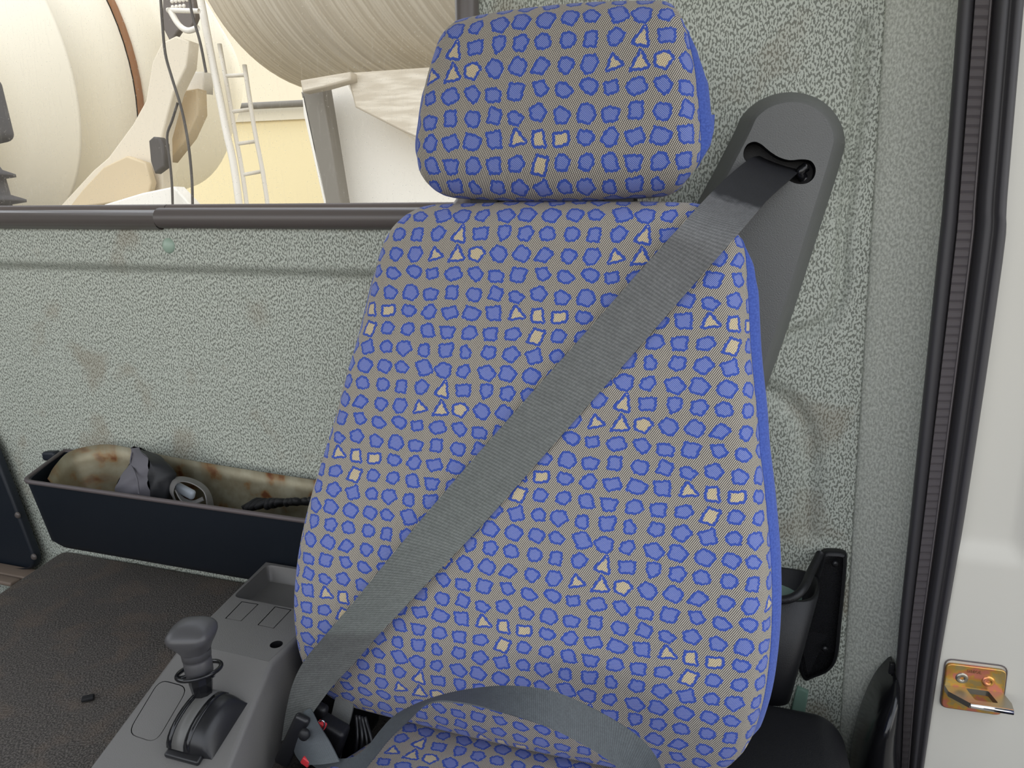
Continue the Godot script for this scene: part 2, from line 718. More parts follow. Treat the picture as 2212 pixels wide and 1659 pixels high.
func build_light() -> void:
	# bright overcast day: the cab is lit through the windscreen, the open door and the windows
	var sky_m := ProceduralSkyMaterial.new()
	sky_m.sky_top_color = rgb(226, 232, 242)
	sky_m.sky_horizon_color = rgb(252, 248, 240)
	sky_m.ground_bottom_color = rgb(176, 168, 156)
	sky_m.ground_horizon_color = rgb(214, 208, 196)
	sky_m.sky_energy_multiplier = 1.0
	sky_m.ground_energy_multiplier = 1.0
	var sky := Sky.new()
	sky.sky_material = sky_m
	var env := Environment.new()
	env.background_mode = Environment.BG_SKY
	env.sky = sky
	env.background_energy_multiplier = 1.0
	env.tonemap_mode = Environment.TONE_MAPPER_LINEAR
	env.tonemap_exposure = EXPOSURE
	env.sdfgi_enabled = true
	env.ssao_enabled = true
	env.ssil_enabled = true
	var we := WorldEnvironment.new()
	we.name = "environment"
	we.environment = env
	add_child(we)

const EXPOSURE := 2.4

func near_line(p: Vector2, line: Array) -> float:
	var best := 9.0
	for i in line.size() - 1:
		best = minf(best, p.distance_to(Geometry2D.get_closest_point_to_segment(p, line[i], line[i + 1])))
	return best

# depth of the moulded back panel: a proud strip under the window, sunken bead lines beside the seat
func panel_z(x: float, y: float) -> float:
	var z := 0.0
	if x < -0.15:
		z = lerpf(-0.013, 0.0, smoothstep(1.219, 1.236, y))
		z = lerpf(z, 0.0, smoothstep(-0.30, -0.2, x))
	if x > -0.14:
		var a := near_line(Vector2(x, y), BEAD_A)
		z -= 0.009 * exp(-a * a / 0.00003)
		var b := near_line(Vector2(x, y), BEAD_B)
		z -= 0.006 * exp(-b * b / 0.00012)
	return z

const BEAD_A := [Vector2(0.1203, 1.4942), Vector2(0.1218, 1.4553), Vector2(0.1224, 1.4072), Vector2(0.1221, 1.3441), Vector2(0.1209, 1.2820), Vector2(0.1253, 1.2337), Vector2(0.1238, 1.2108), Vector2(0.1152, 1.1893), Vector2(0.0944, 1.1750), Vector2(0.0675, 1.1672), Vector2(0.0214, 1.1633)]
const BEAD_B := [Vector2(0.0258, 1.1025), Vector2(0.0522, 1.1021), Vector2(0.0764, 1.0925), Vector2(0.0961, 1.0724), Vector2(0.1078, 1.0447), Vector2(0.1131, 1.0102), Vector2(0.1171, 0.9264)]
const WIN_L := -1.45
const WIN_R := -0.318
const WIN_B := 1.3015
const WIN_T := 1.86

func build_shell() -> void:
	var w := setting("wall_back")
	var st := begin()
	var xs := []
	var v := -1.72
	while v < -0.16:
		xs.append(v)
		v += 0.05
	xs.append_array([WIN_R])
	v = -0.14
	while v < 0.2:
		xs.append(v)
		v += 0.004
	xs.append(WIN_L)
	xs.sort()
	var ys := [WIN_B, WIN_T, 0.0, 0.2, 0.4, 0.55, 1.6, 1.7, 1.8, 1.95]
	v = 0.7
	while v < 1.53:
		ys.append(v)
		v += 0.004
	ys.sort()
	for i in ys.size() - 1:
		for j in xs.size() - 1:
			var c := Vector2(xs[j] + xs[j + 1], ys[i] + ys[i + 1]) / 2
			if c.x > WIN_L and c.x < WIN_R and c.y > WIN_B and c.y < WIN_T:
				continue
			var p := [Vector2(xs[j], ys[i + 1]), Vector2(xs[j + 1], ys[i + 1]), Vector2(xs[j + 1], ys[i]), Vector2(xs[j], ys[i])]
			var q := []
			for a in p:
				q.append(Vector3(a.x, a.y, panel_z(a.x, a.y)))
			quad(st, q[0], q[1], q[2], q[3])
	part("trim_panel", st, M.vinyl, w)
	st = begin(false)
	box(st, Vector3(-1.75, 0, -0.07), Vector3(0.3, WIN_B - 0.004, -0.03))
	box(st, Vector3(-1.75, WIN_T + 0.004, -0.07), Vector3(0.3, 2.0, -0.03))
	box(st, Vector3(-1.75, WIN_B - 0.004, -0.07), Vector3(WIN_L - 0.004, WIN_T + 0.004, -0.03))
	box(st, Vector3(WIN_R + 0.004, WIN_B - 0.004, -0.07), Vector3(0.3, WIN_T + 0.004, -0.03))
	part("outer_skin", st, M.white_enamel, w)
	# window: rubber profile with a butt joint, inner lip, pane
	var win := setting("window_1")
	var joint := Vector3(-0.8034, WIN_B, 0.004)
	var loop := [joint]
	for c in [[WIN_R, WIN_B, 0], [WIN_R, WIN_T, 1], [WIN_L, WIN_T, 2], [WIN_L, WIN_B, 3]]:
		var cx: float = c[0] - (0.035 if c[0] == WIN_R else -0.035)
		var cy: float = c[1] + (0.035 if c[1] == WIN_B else -0.035)
		for k in 7:
			var a: float = -PI / 2 + PI / 2 * (c[2] + k / 6.0)
			loop.append(Vector3(cx + cos(a) * 0.035, cy + sin(a) * 0.035, 0.004))
	loop.append(joint + Vector3(-0.0012, -0.0015, -0.001))
	loop[0] += Vector3(0, 0.0012, 0.001)
	st = begin()
	tube(st, loop, 0.0145, 16)
	part("rubber_gasket", st, M.rubber, win)
	var lip := []
	for p in loop:
		var inner := Vector3(clampf(p.x, WIN_L + 0.014, WIN_R - 0.014), clampf(p.y, WIN_B + 0.014, WIN_T - 0.014), -0.012)
		lip.append(inner)
	st = begin()
	tube(st, lip, 0.007, 8)
	part("gasket_lip", st, M.rubber_lip, win)
	st = begin(false)
	quad(st, Vector3(WIN_L, WIN_T, -0.02), Vector3(WIN_R, WIN_T, -0.02), Vector3(WIN_R, WIN_B, -0.02), Vector3(WIN_L, WIN_B, -0.02))
	part("pane", st, M.dirty_glass, win)
	# trim of the door pillar, bowed, with a lip lying on the back panel
	var pil := setting("wall_right")
	var ca := [Vector3(0.1288, 1.7015, 0.0000), Vector3(0.1379, 1.5190, 0.0000), Vector3(0.1471, 1.3365, 0.0000), Vector3(0.1688, 0.9031, 0.0000), Vector3(0.1831, 0.6018, 0.0000), Vector3(0.1975, 0.3004, 0.0000), Vector3(0.2119, -0.0009, 0.0000)]
	var sa := [Vector3(0.1790, 1.6732, 0.0600), Vector3(0.1889, 1.4988, 0.0600), Vector3(0.1988, 1.3243, 0.0600), Vector3(0.2108, 0.9389, 0.0600), Vector3(0.2284, 0.6659, 0.0600), Vector3(0.2460, 0.3929, 0.0600), Vector3(0.2636, 0.1199, 0.0600)]
	var cc := curve(ca, 10)
	var sc := curve(sa, 10)
	st = begin()
	var g := []
	for i in cc.size():
		var line := PackedVector3Array()
		line.append(cc[i] + Vector3(0, 0, -0.01))
		line.append(cc[i] + Vector3(-0.001, 0, 0.003))
		for k in 11:
			var t := k / 10.0
			var p := (cc[i] + Vector3(0.0005, 0, 0.005)).lerp(sc[i] + Vector3(0.006, 0, 0), t)
			line.append(p + Vector3(0.016, 0, -0.006) * sin(t * PI) * (1 - 0.5 * t) - Vector3(0.004, 0, 0) * sin(t * TAU))
		line.append(sc[i] + Vector3(0.02, 0, -0.004))
		g.append(line)
	rows(st, g)
	part("trim_panel", st, M.vinyl_stretched_lit, pil)
	# painted door jamb beyond the seal
	var ra := [Vector3(0.2204, 1.6491, 0.0950), Vector3(0.2310, 1.4859, 0.0950), Vector3(0.2416, 1.3227, 0.0950), Vector3(0.2487, 1.0132, 0.0950), Vector3(0.2472, 0.8532, 0.0950), Vector3(0.2479, 0.7015, 0.0950), Vector3(0.2486, 0.5497, 0.0950), Vector3(0.2493, 0.3980, 0.0950)]
	var rc := curve(ra, 16)
	st = begin()
	g = []
	var yl := 0.9649
	for p in rc:
		var line := PackedVector3Array([p + Vector3(-0.01, 0, -0.03), p + Vector3(-0.006, 0, -0.004)])
		for k in 25:
			var t := k / 24.0
			var q := p + Vector3(t * 0.16 - 0.004, 0, 0)
			var sunk := smoothstep(0.0, 0.012, q.y - yl) * (1.0 - smoothstep(0.055, 0.065, t * 0.16 + (q.y - yl) * 0.02))
			q.z -= 0.006 * sunk
			line.append(q)
		line.append(p + Vector3(0.165, 0, -0.01))
		line.append(p + Vector3(0.17, 0, -0.2))
		g.append(line)
	rows(st, g)
	part("painted_jamb", st, M.white_enamel, pil)
	# rubber door seal: ribs across, a notched strip down the middle
	var seal := setting("trim_1")
	var la := [Vector3(0.1779, 1.6709, 0.0650), Vector3(0.1877, 1.4975, 0.0650), Vector3(0.1975, 1.3242, 0.0650), Vector3(0.1997, 1.2618, 0.0650), Vector3(0.2081, 0.9956, 0.0650), Vector3(0.2149, 0.8095, 0.0650), Vector3(0.2284, 0.6702, 0.0650), Vector3(0.2419, 0.5310, 0.0650)]
	var rb := [Vector3(0.2189, 1.6469, 0.1000), Vector3(0.2295, 1.4847, 0.1000), Vector3(0.2400, 1.3226, 0.1000), Vector3(0.2445, 1.2643, 0.1000), Vector3(0.2471, 1.0151, 0.1000), Vector3(0.2459, 0.8394, 0.1000), Vector3(0.2472, 0.7056, 0.1000), Vector3(0.2484, 0.5718, 0.1000)]
	var ls := curve(la, 4)
	var rs := curve(rb, 4)
	var bands := {"seal_bead": [[0.0, -0.02], [0.0, 0.0], [0.03, 0.008], [0.1, 0.012], [0.18, 0.011], [0.24, 0.005], [0.27, 0.0]],
		"seal_lip": [[0.54, 0.0], [0.57, 0.001], [0.62, 0.006], [0.68, 0.011], [0.76, 0.011], [0.8, 0.003], [0.84, 0.002], [0.88, 0.006], [0.94, 0.007], [1.0, 0.0], [1.0, -0.02]]}
	for called in bands:
		st = begin()
		g = []
		for i in ls.size():
			var d := rs[i] - ls[i]
			var n := Vector3(-0.35, 0.25, 0.9).normalized()
			var line := PackedVector3Array()
			for b in bands[called]:
				line.append(ls[i] + d * b[0] + n * b[1])
			g.append(line)
		rows(st, g)
		part(called, st, M.rubber_dark, seal)
	st = begin(false)
	g = []
	var total := 0.0
	for i in ls.size() - 1:
		var steps := maxi(1, int(ls[i].distance_to(ls[i + 1]) / 0.0021))
		for k in steps:
			var t := float(k) / steps
			var l := ls[i].lerp(ls[i + 1], t)
			var d := rs[i].lerp(rs[i + 1], t) - l
			var n := Vector3(-0.35, 0.25, 0.9).normalized()
			var up := 0.0052 if g.size() % 4 != 0 else 0.0038
			g.append(PackedVector3Array([l + d * 0.27, l + d * 0.285 + n * up, l + d * 0.5 + n * up, l + d * 0.52 + n * 0.007, l + d * 0.54 + n * 0.0065, l + d * 0.55]))
	rows(st, g)
	part("notched_strip", st, M.seal_rubber, seal)
	st = begin()
	rbox(st, Vector3(0.2120, 0.7990, 0.0620), Vector3(0.006, 0.014, 0.006), 0.0012)
	part("seal_clip", st, M.black_plastic, seal, "small black clip")
	# the rest of the cab: floor, roof, far side with its window, front with the windscreen opening
	var f := setting("floor")
	st = begin(false)
	box(st, Vector3(-1.8, -0.05, -0.07), Vector3(0.35, 0.0, 1.5))
	part("floor_panel", st, M.rubber_dark, f)
	f = setting("ceiling")
	st = begin(false)
	box(st, Vector3(-1.8, 1.95, -0.07), Vector3(0.35, 2.0, 1.25))
	part("headliner", st, M.vinyl_stretched_lit, f)
	f = setting("wall_left")
	st = begin(false)
	box(st, Vector3(-1.8, 0, -0.07), Vector3(-1.75, 1.15, 1.5))
	box(st, Vector3(-1.8, 1.8, -0.07), Vector3(-1.75, 1.95, 1.5))
	box(st, Vector3(-1.8, 1.15, -0.07), Vector3(-1.75, 1.8, 0.25))
	box(st, Vector3(-1.8, 1.15, 1.3), Vector3(-1.75, 1.8, 1.5))
	part("door_lining", st, M.grey_plastic, f)
	f = setting("trim_2")  # sill panel out of view, added to keep light off the low wall
	st = begin(false)
	box(st, Vector3(0.3, 0.0, 0.1), Vector3(0.35, 0.55, 1.5))
	part("unseen_door_sill", st, M.black_plastic, f)
	f = setting("door_1")  # open door out of view, added to shade the low right-hand wall
	st = begin()
	rbox(st, Vector3(0.72, 0.62, 1.22), Vector3(0.95, 1.0, 0.07), 0.02, Basis(Vector3(0, 1, 0), 0.25))
	rbox(st, Vector3(0.72, 1.86, 1.22), Vector3(0.95, 0.06, 0.05), 0.02, Basis(Vector3(0, 1, 0), 0.25))
	rbox(st, Vector3(1.17, 1.5, 1.1), Vector3(0.06, 0.75, 0.05), 0.02)
	part("unseen_door_leaf", st, M.grey_plastic, f)
	f = setting("wall_front")
	st = begin(false)
	box(st, Vector3(-1.8, 0, 1.5), Vector3(0.35, 0.85, 1.55))
	box(st, Vector3(-1.75, 0.5, 1.2), Vector3(0.2, 0.9, 1.5))  # dashboard block out of view, added to shade the lower cab
	part("firewall", st, M.black_plastic, f)

func build_engine_cover() -> void:
	var t := thing("engine_cover", "grey-brown carpeted engine cover with faint mud stains, left of the centre console", "engine cover", Vector3(-0.8, 0.0, 0.3))
	var st := begin()
	var poly := PackedVector2Array([Vector2(-1.1178, -0.0027), Vector2(-1.0853, 0.1333), Vector2(-1.0202, 0.4053)])
	var a := poly[0]
	var b := poly[1]
	var d := (b - a) / (b.y - a.y)
	var top := PackedVector2Array([a - d * (a.y + 0.01) , a + d * (1.2 - a.y), Vector2(-0.442, 1.2), Vector2(-0.442, -0.01)])
	prism(st, round_poly(top, 0.02, 4), 0.716, 0.006, Transform3D(Basis(Vector3(1, 0, 0), Vector3(0, 0, 1), Vector3(0, 1, 0)), Vector3.ZERO))
	part("carpet", st, M.carpet, t)
	t = thing("rubber_scrap", "small black rubber scrap lying on the carpeted engine cover", "debris", Vector3(-0.7296, 0.7165, 0.2919))
	st = begin()
	rbox(st, Vector3(-0.7259, 0.7195, 0.2948), Vector3(0.014, 0.005, 0.009), 0.0016, Basis(Vector3(0, 1, 0), 0.7))
	part("scrap", st, M.cord_black, t)

# ---------------------------------------------------------------- seat
# closed profile of Vector3(half width, y, z); cloth all round, blue gussets on the two sides
func padded(parent: Node3D, called: String, side_name: String, profile: Array, xc: float, r: float, crown: float, uv0: Vector2, tile: Vector2, lean := 0.0) -> void:
	var p := curve(profile, 6, true)
	p.append(p[0])
	var n := p.size()
	var cover := []
	var uv := []
	var left := PackedVector3Array()
	var right := PackedVector3Array()
	var arc := 0.0
	for i in n:
		var a := p[(i - 1 + n - 1) % (n - 1)] if i == 0 else p[i - 1]
		var b := p[1] if i == n - 1 else p[i + 1]
		var t := Vector2(b.y - a.y, b.z - a.z).normalized()
		var nn := Vector3(0, -t.y, t.x)
		if i > 0:
			arc += Vector2(p[i].y - p[i - 1].y, p[i].z - p[i - 1].z).length()
		var w := p[i].x - 0.003
		var line := PackedVector3Array()
		var u := PackedVector2Array()
		var offs := []
		for k in 7:
			var g := PI / 2 * (1 - k / 6.0)
			offs.append([-(w - r) - r * sin(g), -r * (1 - cos(g)), -(w - r) - r * g])
		for k in range(1, 16):
			var x := lerpf(-(w - r), w - r, k / 16.0)
			offs.append([x, 0.0, x])
		for k in 7:
			var g := PI / 2 * k / 6.0
			offs.append([(w - r) + r * sin(g), -r * (1 - cos(g)), (w - r) + r * g])
		for o in offs:
			var c: float = crown * (1 - pow(o[0] / w, 2))
			line.append(Vector3(xc + o[0] + lean * (p[i].y - 1.25), p[i].y, p[i].z) + nn * (o[1] + c))
			u.append(Vector2((xc + o[2] - uv0.x) / tile.x, (uv0.y - arc) / tile.y))
		cover.append(line)
		uv.append(u)
		left.append(line[0])
		right.append(line[-1])
	var st := begin()
	rows(st, cover, false, uv, true)
	var o := part(called, st, M.seat_cloth, parent)
	for side in [left, right]:
		var out := -1.0 if side == left else 1.0
		st = begin()
		var g := []
		var top := -9.0
		var low := 9.0
		for q in side:
			top = maxf(top, q.y)
			low = minf(low, q.y)
		for step in [[0.0, 0.0], [0.1, 0.0035], [0.3, 0.008], [0.6, 0.0095], [1.0, 0.009]]:
			var line := PackedVector3Array()
			for q in side:
				var h := minf(0.05, (top - low) * 0.45)
				var sy := clampf(q.y, low + h, top - h)
				var za := 9.0
				var zb := -9.0
				for e in side:
					if absf(e.y - sy) < 0.03:
						za = minf(za, e.z)
						zb = maxf(zb, e.z)
				var spine := Vector3(q.x, sy, (za + zb) / 2)
				line.append(q.lerp(spine, step[0]) + Vector3(out * step[1], 0, 0))
			g.append(line)
		rows(st, g, false, [], out < 0)
		part(side_name, st, M.blue_knit, o, "plain blue side gusset")
		# welt along the seam between cloth and gusset
		st = begin()
		tube(st, side, 0.0016, 6)
		part("piping", st, M.blue_knit, o)

func build_seat() -> void:
	var s := thing("driver_seat", "driver's seat in grey cloth with blue and cream patches, headrest on top", "seat", Vector3(-0.17, 0.0, 0.3))
	var back := [
		Vector3(0.19, 0.80, 0.15), Vector3(0.17, 0.752, 0.185), Vector3(0.17, 0.744, 0.225), Vector3(0.2, 0.752, 0.248), Vector3(0.228, 0.77, 0.262), Vector3(0.246, 0.805, 0.273),
		Vector3(0.252, 0.848, 0.279), Vector3(0.253, 0.894, 0.279), Vector3(0.249, 0.95, 0.274), Vector3(0.241, 1.0055, 0.264), Vector3(0.229, 1.061, 0.252), Vector3(0.219, 1.101, 0.245),
		Vector3(0.211, 1.141, 0.239), Vector3(0.2, 1.189, 0.229), Vector3(0.190, 1.244, 0.219), Vector3(0.182, 1.283, 0.211), Vector3(0.172, 1.305, 0.199), Vector3(0.16, 1.314, 0.18),
		Vector3(0.158, 1.308, 0.155), Vector3(0.17, 1.28, 0.135), Vector3(0.185, 1.2, 0.125), Vector3(0.2, 1.0, 0.14)]
	padded(s, "backrest", "side_panel", back, -0.167, 0.028, 0.004, Vector2(-0.2655, 0.078), Vector2(0.178, 0.152), 0.06)
	var head := [
		Vector3(0.12, 1.338, 0.125), Vector3(0.122, 1.326, 0.145), Vector3(0.126, 1.323, 0.175), Vector3(0.131, 1.327, 0.2), Vector3(0.137, 1.342, 0.213), Vector3(0.138, 1.365, 0.217),
		Vector3(0.134, 1.40, 0.216), Vector3(0.129, 1.43, 0.212), Vector3(0.123, 1.455, 0.206), Vector3(0.119, 1.474, 0.197), Vector3(0.115, 1.486, 0.178), Vector3(0.113, 1.487, 0.155),
		Vector3(0.106, 1.465, 0.13), Vector3(0.115, 1.41, 0.115)]
	padded(s, "headrest", "side_panel", head, -0.164, 0.02, 0.006, Vector2(-0.2664, 0.059), Vector2(0.172, 0.164))
	var cush := [
		Vector3(0.17, 0.62, 0.2), Vector3(0.165, 0.66, 0.19), Vector3(0.16, 0.71, 0.195), Vector3(0.165, 0.738, 0.23), Vector3(0.19, 0.745, 0.3), Vector3(0.235, 0.752, 0.38), Vector3(0.253, 0.765, 0.48),
		Vector3(0.25, 0.776, 0.58), Vector3(0.24, 0.765, 0.65), Vector3(0.22, 0.73, 0.69), Vector3(0.21, 0.67, 0.69), Vector3(0.22, 0.63, 0.62), Vector3(0.23, 0.61, 0.4)]
	cush.reverse()
	padded(s, "seat_cushion", "side_panel", cush, -0.185, 0.045, 0.0, Vector2(-0.12, 0.05), Vector2(0.178, 0.153))
	for x in [-0.232, -0.098]:
		var st := begin()
		tube(st, [Vector3(x, 1.2, 0.165), Vector3(x, 1.345, 0.165)], 0.006, 12)
		part("headrest_post", st, M.chrome, s, "chrome headrest rod")
		st = begin()
		rbox(st, Vector3(x - 0.004, 1.318, 0.172), Vector3(0.03, 0.009, 0.026), 0.003)
		part("post_guide", st, M.black_plastic, s)
	var st := begin()
	rbox(st, Vector3(-0.172, 0.46, 0.40), Vector3(0.44, 0.36, 0.42), 0.03)
	part("seat_base", st, M.black_plastic, s)
	# recliner bracket at the inner side, between backrest and cushion
	st = begin()
	rbox(st, Vector3(-0.404, 0.735, 0.21), Vector3(0.03, 0.14, 0.09), 0.01)
	part("recliner_cover", st, M.black_plastic, s)
	# plastic rear cover of the seat base, showing at the door side
	st = begin()
	rbox(st, Vector3(0.0705, 0.6473, 0.1600), Vector3(0.19, 0.2, 0.17), 0.035, Basis(Vector3(0, 1, 0), 0.0), 5)
	part("rear_cover", st, M.black_plastic, s)

# ---------------------------------------------------------------- belt
func build_belt() -> void:
	# upper anchor cover: a long tapering hood on the wall with a wavy slot
	var t := thing("belt_anchor_cover", "charcoal plastic seat-belt anchor hood with wavy slot, on the wall", "belt cover", Vector3(0.0551, 1.3722, -0.0000))
	var zf := 0.046
	var outline := smooth_poly([Vector2(-0.0035, 1.3926), Vector2(0.0062, 1.4147), Vector2(0.0264, 1.4301), Vector2(0.0535, 1.4350), Vector2(0.0807, 1.4276), Vector2(0.1012, 1.4099), Vector2(0.1123, 1.3859), Vector2(0.1107, 1.3612), Vector2(0.0977, 1.2974), Vector2(0.0749, 1.1877), Vector2(0.0487, 1.0800), Vector2(0.0145, 0.9501), Vector2(-0.0188, 0.9396), Vector2(-0.0567, 0.9982), Vector2(-0.0796, 1.1176), Vector2(-0.0783, 1.2097), Vector2(-0.0501, 1.2920), Vector2(-0.0224, 1.3515)], 5)
	var slot := smooth_poly([Vector2(0.0087, 1.3704), Vector2(0.0119, 1.3778), Vector2(0.0191, 1.3804), Vector2(0.0263, 1.3774), Vector2(0.0346, 1.3707), Vector2(0.0443, 1.3644), Vector2(0.0555, 1.3609), Vector2(0.0672, 1.3615), Vector2(0.0764, 1.3595), Vector2(0.0815, 1.3520), Vector2(0.0806, 1.3428), Vector2(0.0743, 1.3373), Vector2(0.0649, 1.3369), Vector2(0.0545, 1.3413), Vector2(0.0352, 1.3520), Vector2(0.0171, 1.3580), Vector2(0.0102, 1.3629)], 3)
	var st := begin()
	var hr := []
	for s in [[0.0, 0.0], [0.006, 0.020], [0.0115, 0.036], [0.0145, 0.0435], [0.017, zf]]:
		hr.append(lifted(inset(outline, s[0]), func(p): return Vector3(p.x, p.y, s[1])))
	rows(st, hr, true)
	part("hood_side", st, M.anchor_plastic, t)
	st = begin(false)
	cap(st, inset(outline, 0.017), [slot], func(p): return Vector3(p.x, p.y, zf))
	var cover := part("hood_face", st, M.anchor_plastic, t)
	st = begin()
	var rim := lifted(slot, func(p): return Vector3(p.x, p.y, zf))
	var deep := lifted(slot, func(p): return Vector3(p.x, p.y, zf - 0.028))
	rows(st, [rim, deep], true)
	part("slot_wall", st, M.black_plastic, cover)
	st = begin(false)
	cap(st, slot, [], func(p): return Vector3(p.x, p.y, zf - 0.027))
	part("slot_floor", st, M.black_plastic, cover)
	st = begin()
	tube(st, curve([Vector3(0.0713, 1.3426, 0.0350), Vector3(0.0671, 1.3490, 0.0390), Vector3(0.0732, 1.3546, 0.0370)], 4), 0.005, 8)
	part("guide_loop", st, M.gloss_black, t)
	# belt
	t = thing("seat_belt", "dark grey webbing seat belt crossing the seat diagonally, looped over the cushion", "seat belt", Vector3(-0.4081, 0.7491, 0.3100))
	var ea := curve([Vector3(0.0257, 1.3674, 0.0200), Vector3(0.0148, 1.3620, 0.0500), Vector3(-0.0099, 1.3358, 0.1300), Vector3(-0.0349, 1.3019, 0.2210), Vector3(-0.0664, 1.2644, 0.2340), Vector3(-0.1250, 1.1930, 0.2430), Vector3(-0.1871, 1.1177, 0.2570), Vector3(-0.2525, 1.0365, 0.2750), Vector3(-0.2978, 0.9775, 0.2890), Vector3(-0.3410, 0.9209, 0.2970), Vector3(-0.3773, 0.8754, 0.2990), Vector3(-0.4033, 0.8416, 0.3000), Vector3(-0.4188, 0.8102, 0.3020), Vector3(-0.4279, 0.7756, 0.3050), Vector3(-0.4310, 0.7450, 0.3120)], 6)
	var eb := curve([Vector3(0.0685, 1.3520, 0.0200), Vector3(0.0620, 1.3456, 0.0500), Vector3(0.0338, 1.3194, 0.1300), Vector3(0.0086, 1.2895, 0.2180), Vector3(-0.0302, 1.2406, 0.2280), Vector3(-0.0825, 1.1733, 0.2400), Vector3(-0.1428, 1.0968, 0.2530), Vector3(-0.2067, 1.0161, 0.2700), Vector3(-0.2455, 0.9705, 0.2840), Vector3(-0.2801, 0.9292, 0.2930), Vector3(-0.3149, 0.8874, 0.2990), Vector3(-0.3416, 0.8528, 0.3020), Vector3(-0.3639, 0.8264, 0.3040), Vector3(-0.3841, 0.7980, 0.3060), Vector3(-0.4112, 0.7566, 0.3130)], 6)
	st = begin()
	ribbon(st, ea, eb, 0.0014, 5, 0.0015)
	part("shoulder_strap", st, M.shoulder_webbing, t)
	var la := curve([Vector3(-0.3833, 0.7569, 0.3120), Vector3(-0.3598, 0.7505, 0.3220), Vector3(-0.3309, 0.7659, 0.3300), Vector3(-0.3124, 0.7852, 0.3330), Vector3(-0.2957, 0.8101, 0.3360), Vector3(-0.2761, 0.8347, 0.3380), Vector3(-0.2439, 0.8590, 0.3400), Vector3(-0.2063, 0.8779, 0.3400), Vector3(-0.1610, 0.8941, 0.3420), Vector3(-0.1171, 0.9020, 0.3480), Vector3(-0.0754, 0.8962, 0.3550), Vector3(-0.0434, 0.8845, 0.3600), Vector3(-0.0253, 0.8649, 0.3620), Vector3(-0.0165, 0.8197, 0.3500)], 6)
	var lb := curve([Vector3(-0.4009, 0.7364, 0.3180), Vector3(-0.3693, 0.7348, 0.3280), Vector3(-0.3274, 0.7481, 0.3380), Vector3(-0.3010, 0.7822, 0.3440), Vector3(-0.2783, 0.8168, 0.3520), Vector3(-0.2519, 0.8519, 0.3620), Vector3(-0.2231, 0.8891, 0.3780), Vector3(-0.1922, 0.8947, 0.3760), Vector3(-0.1523, 0.8883, 0.3700), Vector3(-0.1120, 0.8804, 0.3680), Vector3(-0.0719, 0.8676, 0.3700), Vector3(-0.0540, 0.8560, 0.3720), Vector3(-0.0439, 0.8287, 0.3680), Vector3(-0.0402, 0.7791, 0.3500)], 6)
	st = begin()
	ribbon(st, la, lb, 0.0014, 5, 0.0)
	part("lap_strap", st, M.lap_webbing, t)
	# folded end of the strap around the latch plate, with a stop button
	st = begin()
	var fa := curve([Vector3(-0.3949, 0.7898, 0.3060), Vector3(-0.3791, 0.7807, 0.3160), Vector3(-0.3613, 0.7727, 0.3260), Vector3(-0.3468, 0.7573, 0.3320)], 5)
	var fb := curve([Vector3(-0.4014, 0.7803, 0.3120), Vector3(-0.4017, 0.7690, 0.3240), Vector3(-0.4038, 0.7523, 0.3280), Vector3(-0.3914, 0.7444, 0.3340)], 5)
	ribbon(st, fa, fb, 0.0014, 5, 0.006)
	part("strap_fold", st, M.lap_webbing, t)
	st = begin()
	lathe(st, [Vector2(0, 0.003), Vector2(0.0045, 0.0028), Vector2(0.006, 0.0015), Vector2(0.006, -0.002)], frame(Vector3(-0.3865, 0.7806, 0.3330), Vector3(0.1, 0.3, 1.0)), 20)
	part("stop_button", st, M.black_plastic, t)
	st = begin()
	var p0 := Vector3(-0.3960, 0.7870, 0.3220)
	var p1 := Vector3(-0.4187, 0.7380, 0.3280)
	var dir := (p1 - p0).normalized()
	var side := dir.cross(Vector3(0.3, 0.3, 0.9)).normalized()
	rbox(st, (p0 + p1) / 2, Vector3(0.017, p0.distance_to(p1) + 0.012, 0.009), 0.004, Basis(side, -dir, side.cross(-dir)), 3)
	part("latch_plate", st, M.satin_black, t, "black plastic latch plate")
	# buckle
	t = thing("belt_buckle", "black seat-belt buckle with red release, on grey stalk beside the cushion", "buckle", Vector3(-0.3951, 0.7073, 0.2700))
	st = begin()
	rbox(st, Vector3(-0.3848, 0.7391, 0.2950), Vector3(0.034, 0.062, 0.02), 0.005, Basis(Vector3(0, 0, 1), -0.35), 3)
	part("buckle_body", st, M.black_plastic, t)
	st = begin()
	rbox(st, Vector3(-0.3818, 0.7738, 0.3080), Vector3(0.01, 0.007, 0.006), 0.0015, Basis(Vector3(0, 0, 1), -0.35))
	part("release_button", st, M.red_button, t, "red release button")
	st = begin()
	tube(st, curve([Vector3(-0.3822, 0.7806, 0.3110), Vector3(-0.3769, 0.7832, 0.3120), Vector3(-0.3756, 0.7784, 0.3120), Vector3(-0.3783, 0.7720, 0.3120)], 4), 0.0009, 6)
	part("wire_clip", st, M.chrome, t)
	st = begin()
	rbox(st, Vector3(-0.3848, 0.7505, 0.3350), Vector3(0.01, 0.009, 0.006), 0.0015, Basis(Vector3(0, 0, 1), -0.5))
	part("release_button", st, M.red_button, t, "red release tab")
	st = begin()
	ribbon(st, curve([Vector3(-0.3889, 0.7821, 0.2620), Vector3(-0.3943, 0.7552, 0.2680), Vector3(-0.4039, 0.7092, 0.2750), Vector3(-0.4099, 0.6679, 0.2800)], 4), curve([Vector3(-0.3692, 0.7685, 0.2620), Vector3(-0.3719, 0.7528, 0.2660), Vector3(-0.3808, 0.7151, 0.2750), Vector3(-0.3865, 0.6743, 0.2800)], 4), 0.004, 2)
	part("stalk", st, M.anchor_plastic, t)
	st = begin()
	rbox(st, Vector3(-0.3963, 0.7686, 0.2900), Vector3(0.016, 0.03, 0.012), 0.005, Basis(Vector3(0, 0, 1), -0.3), 3)
	part("stalk_boot", st, M.black_plastic, t)
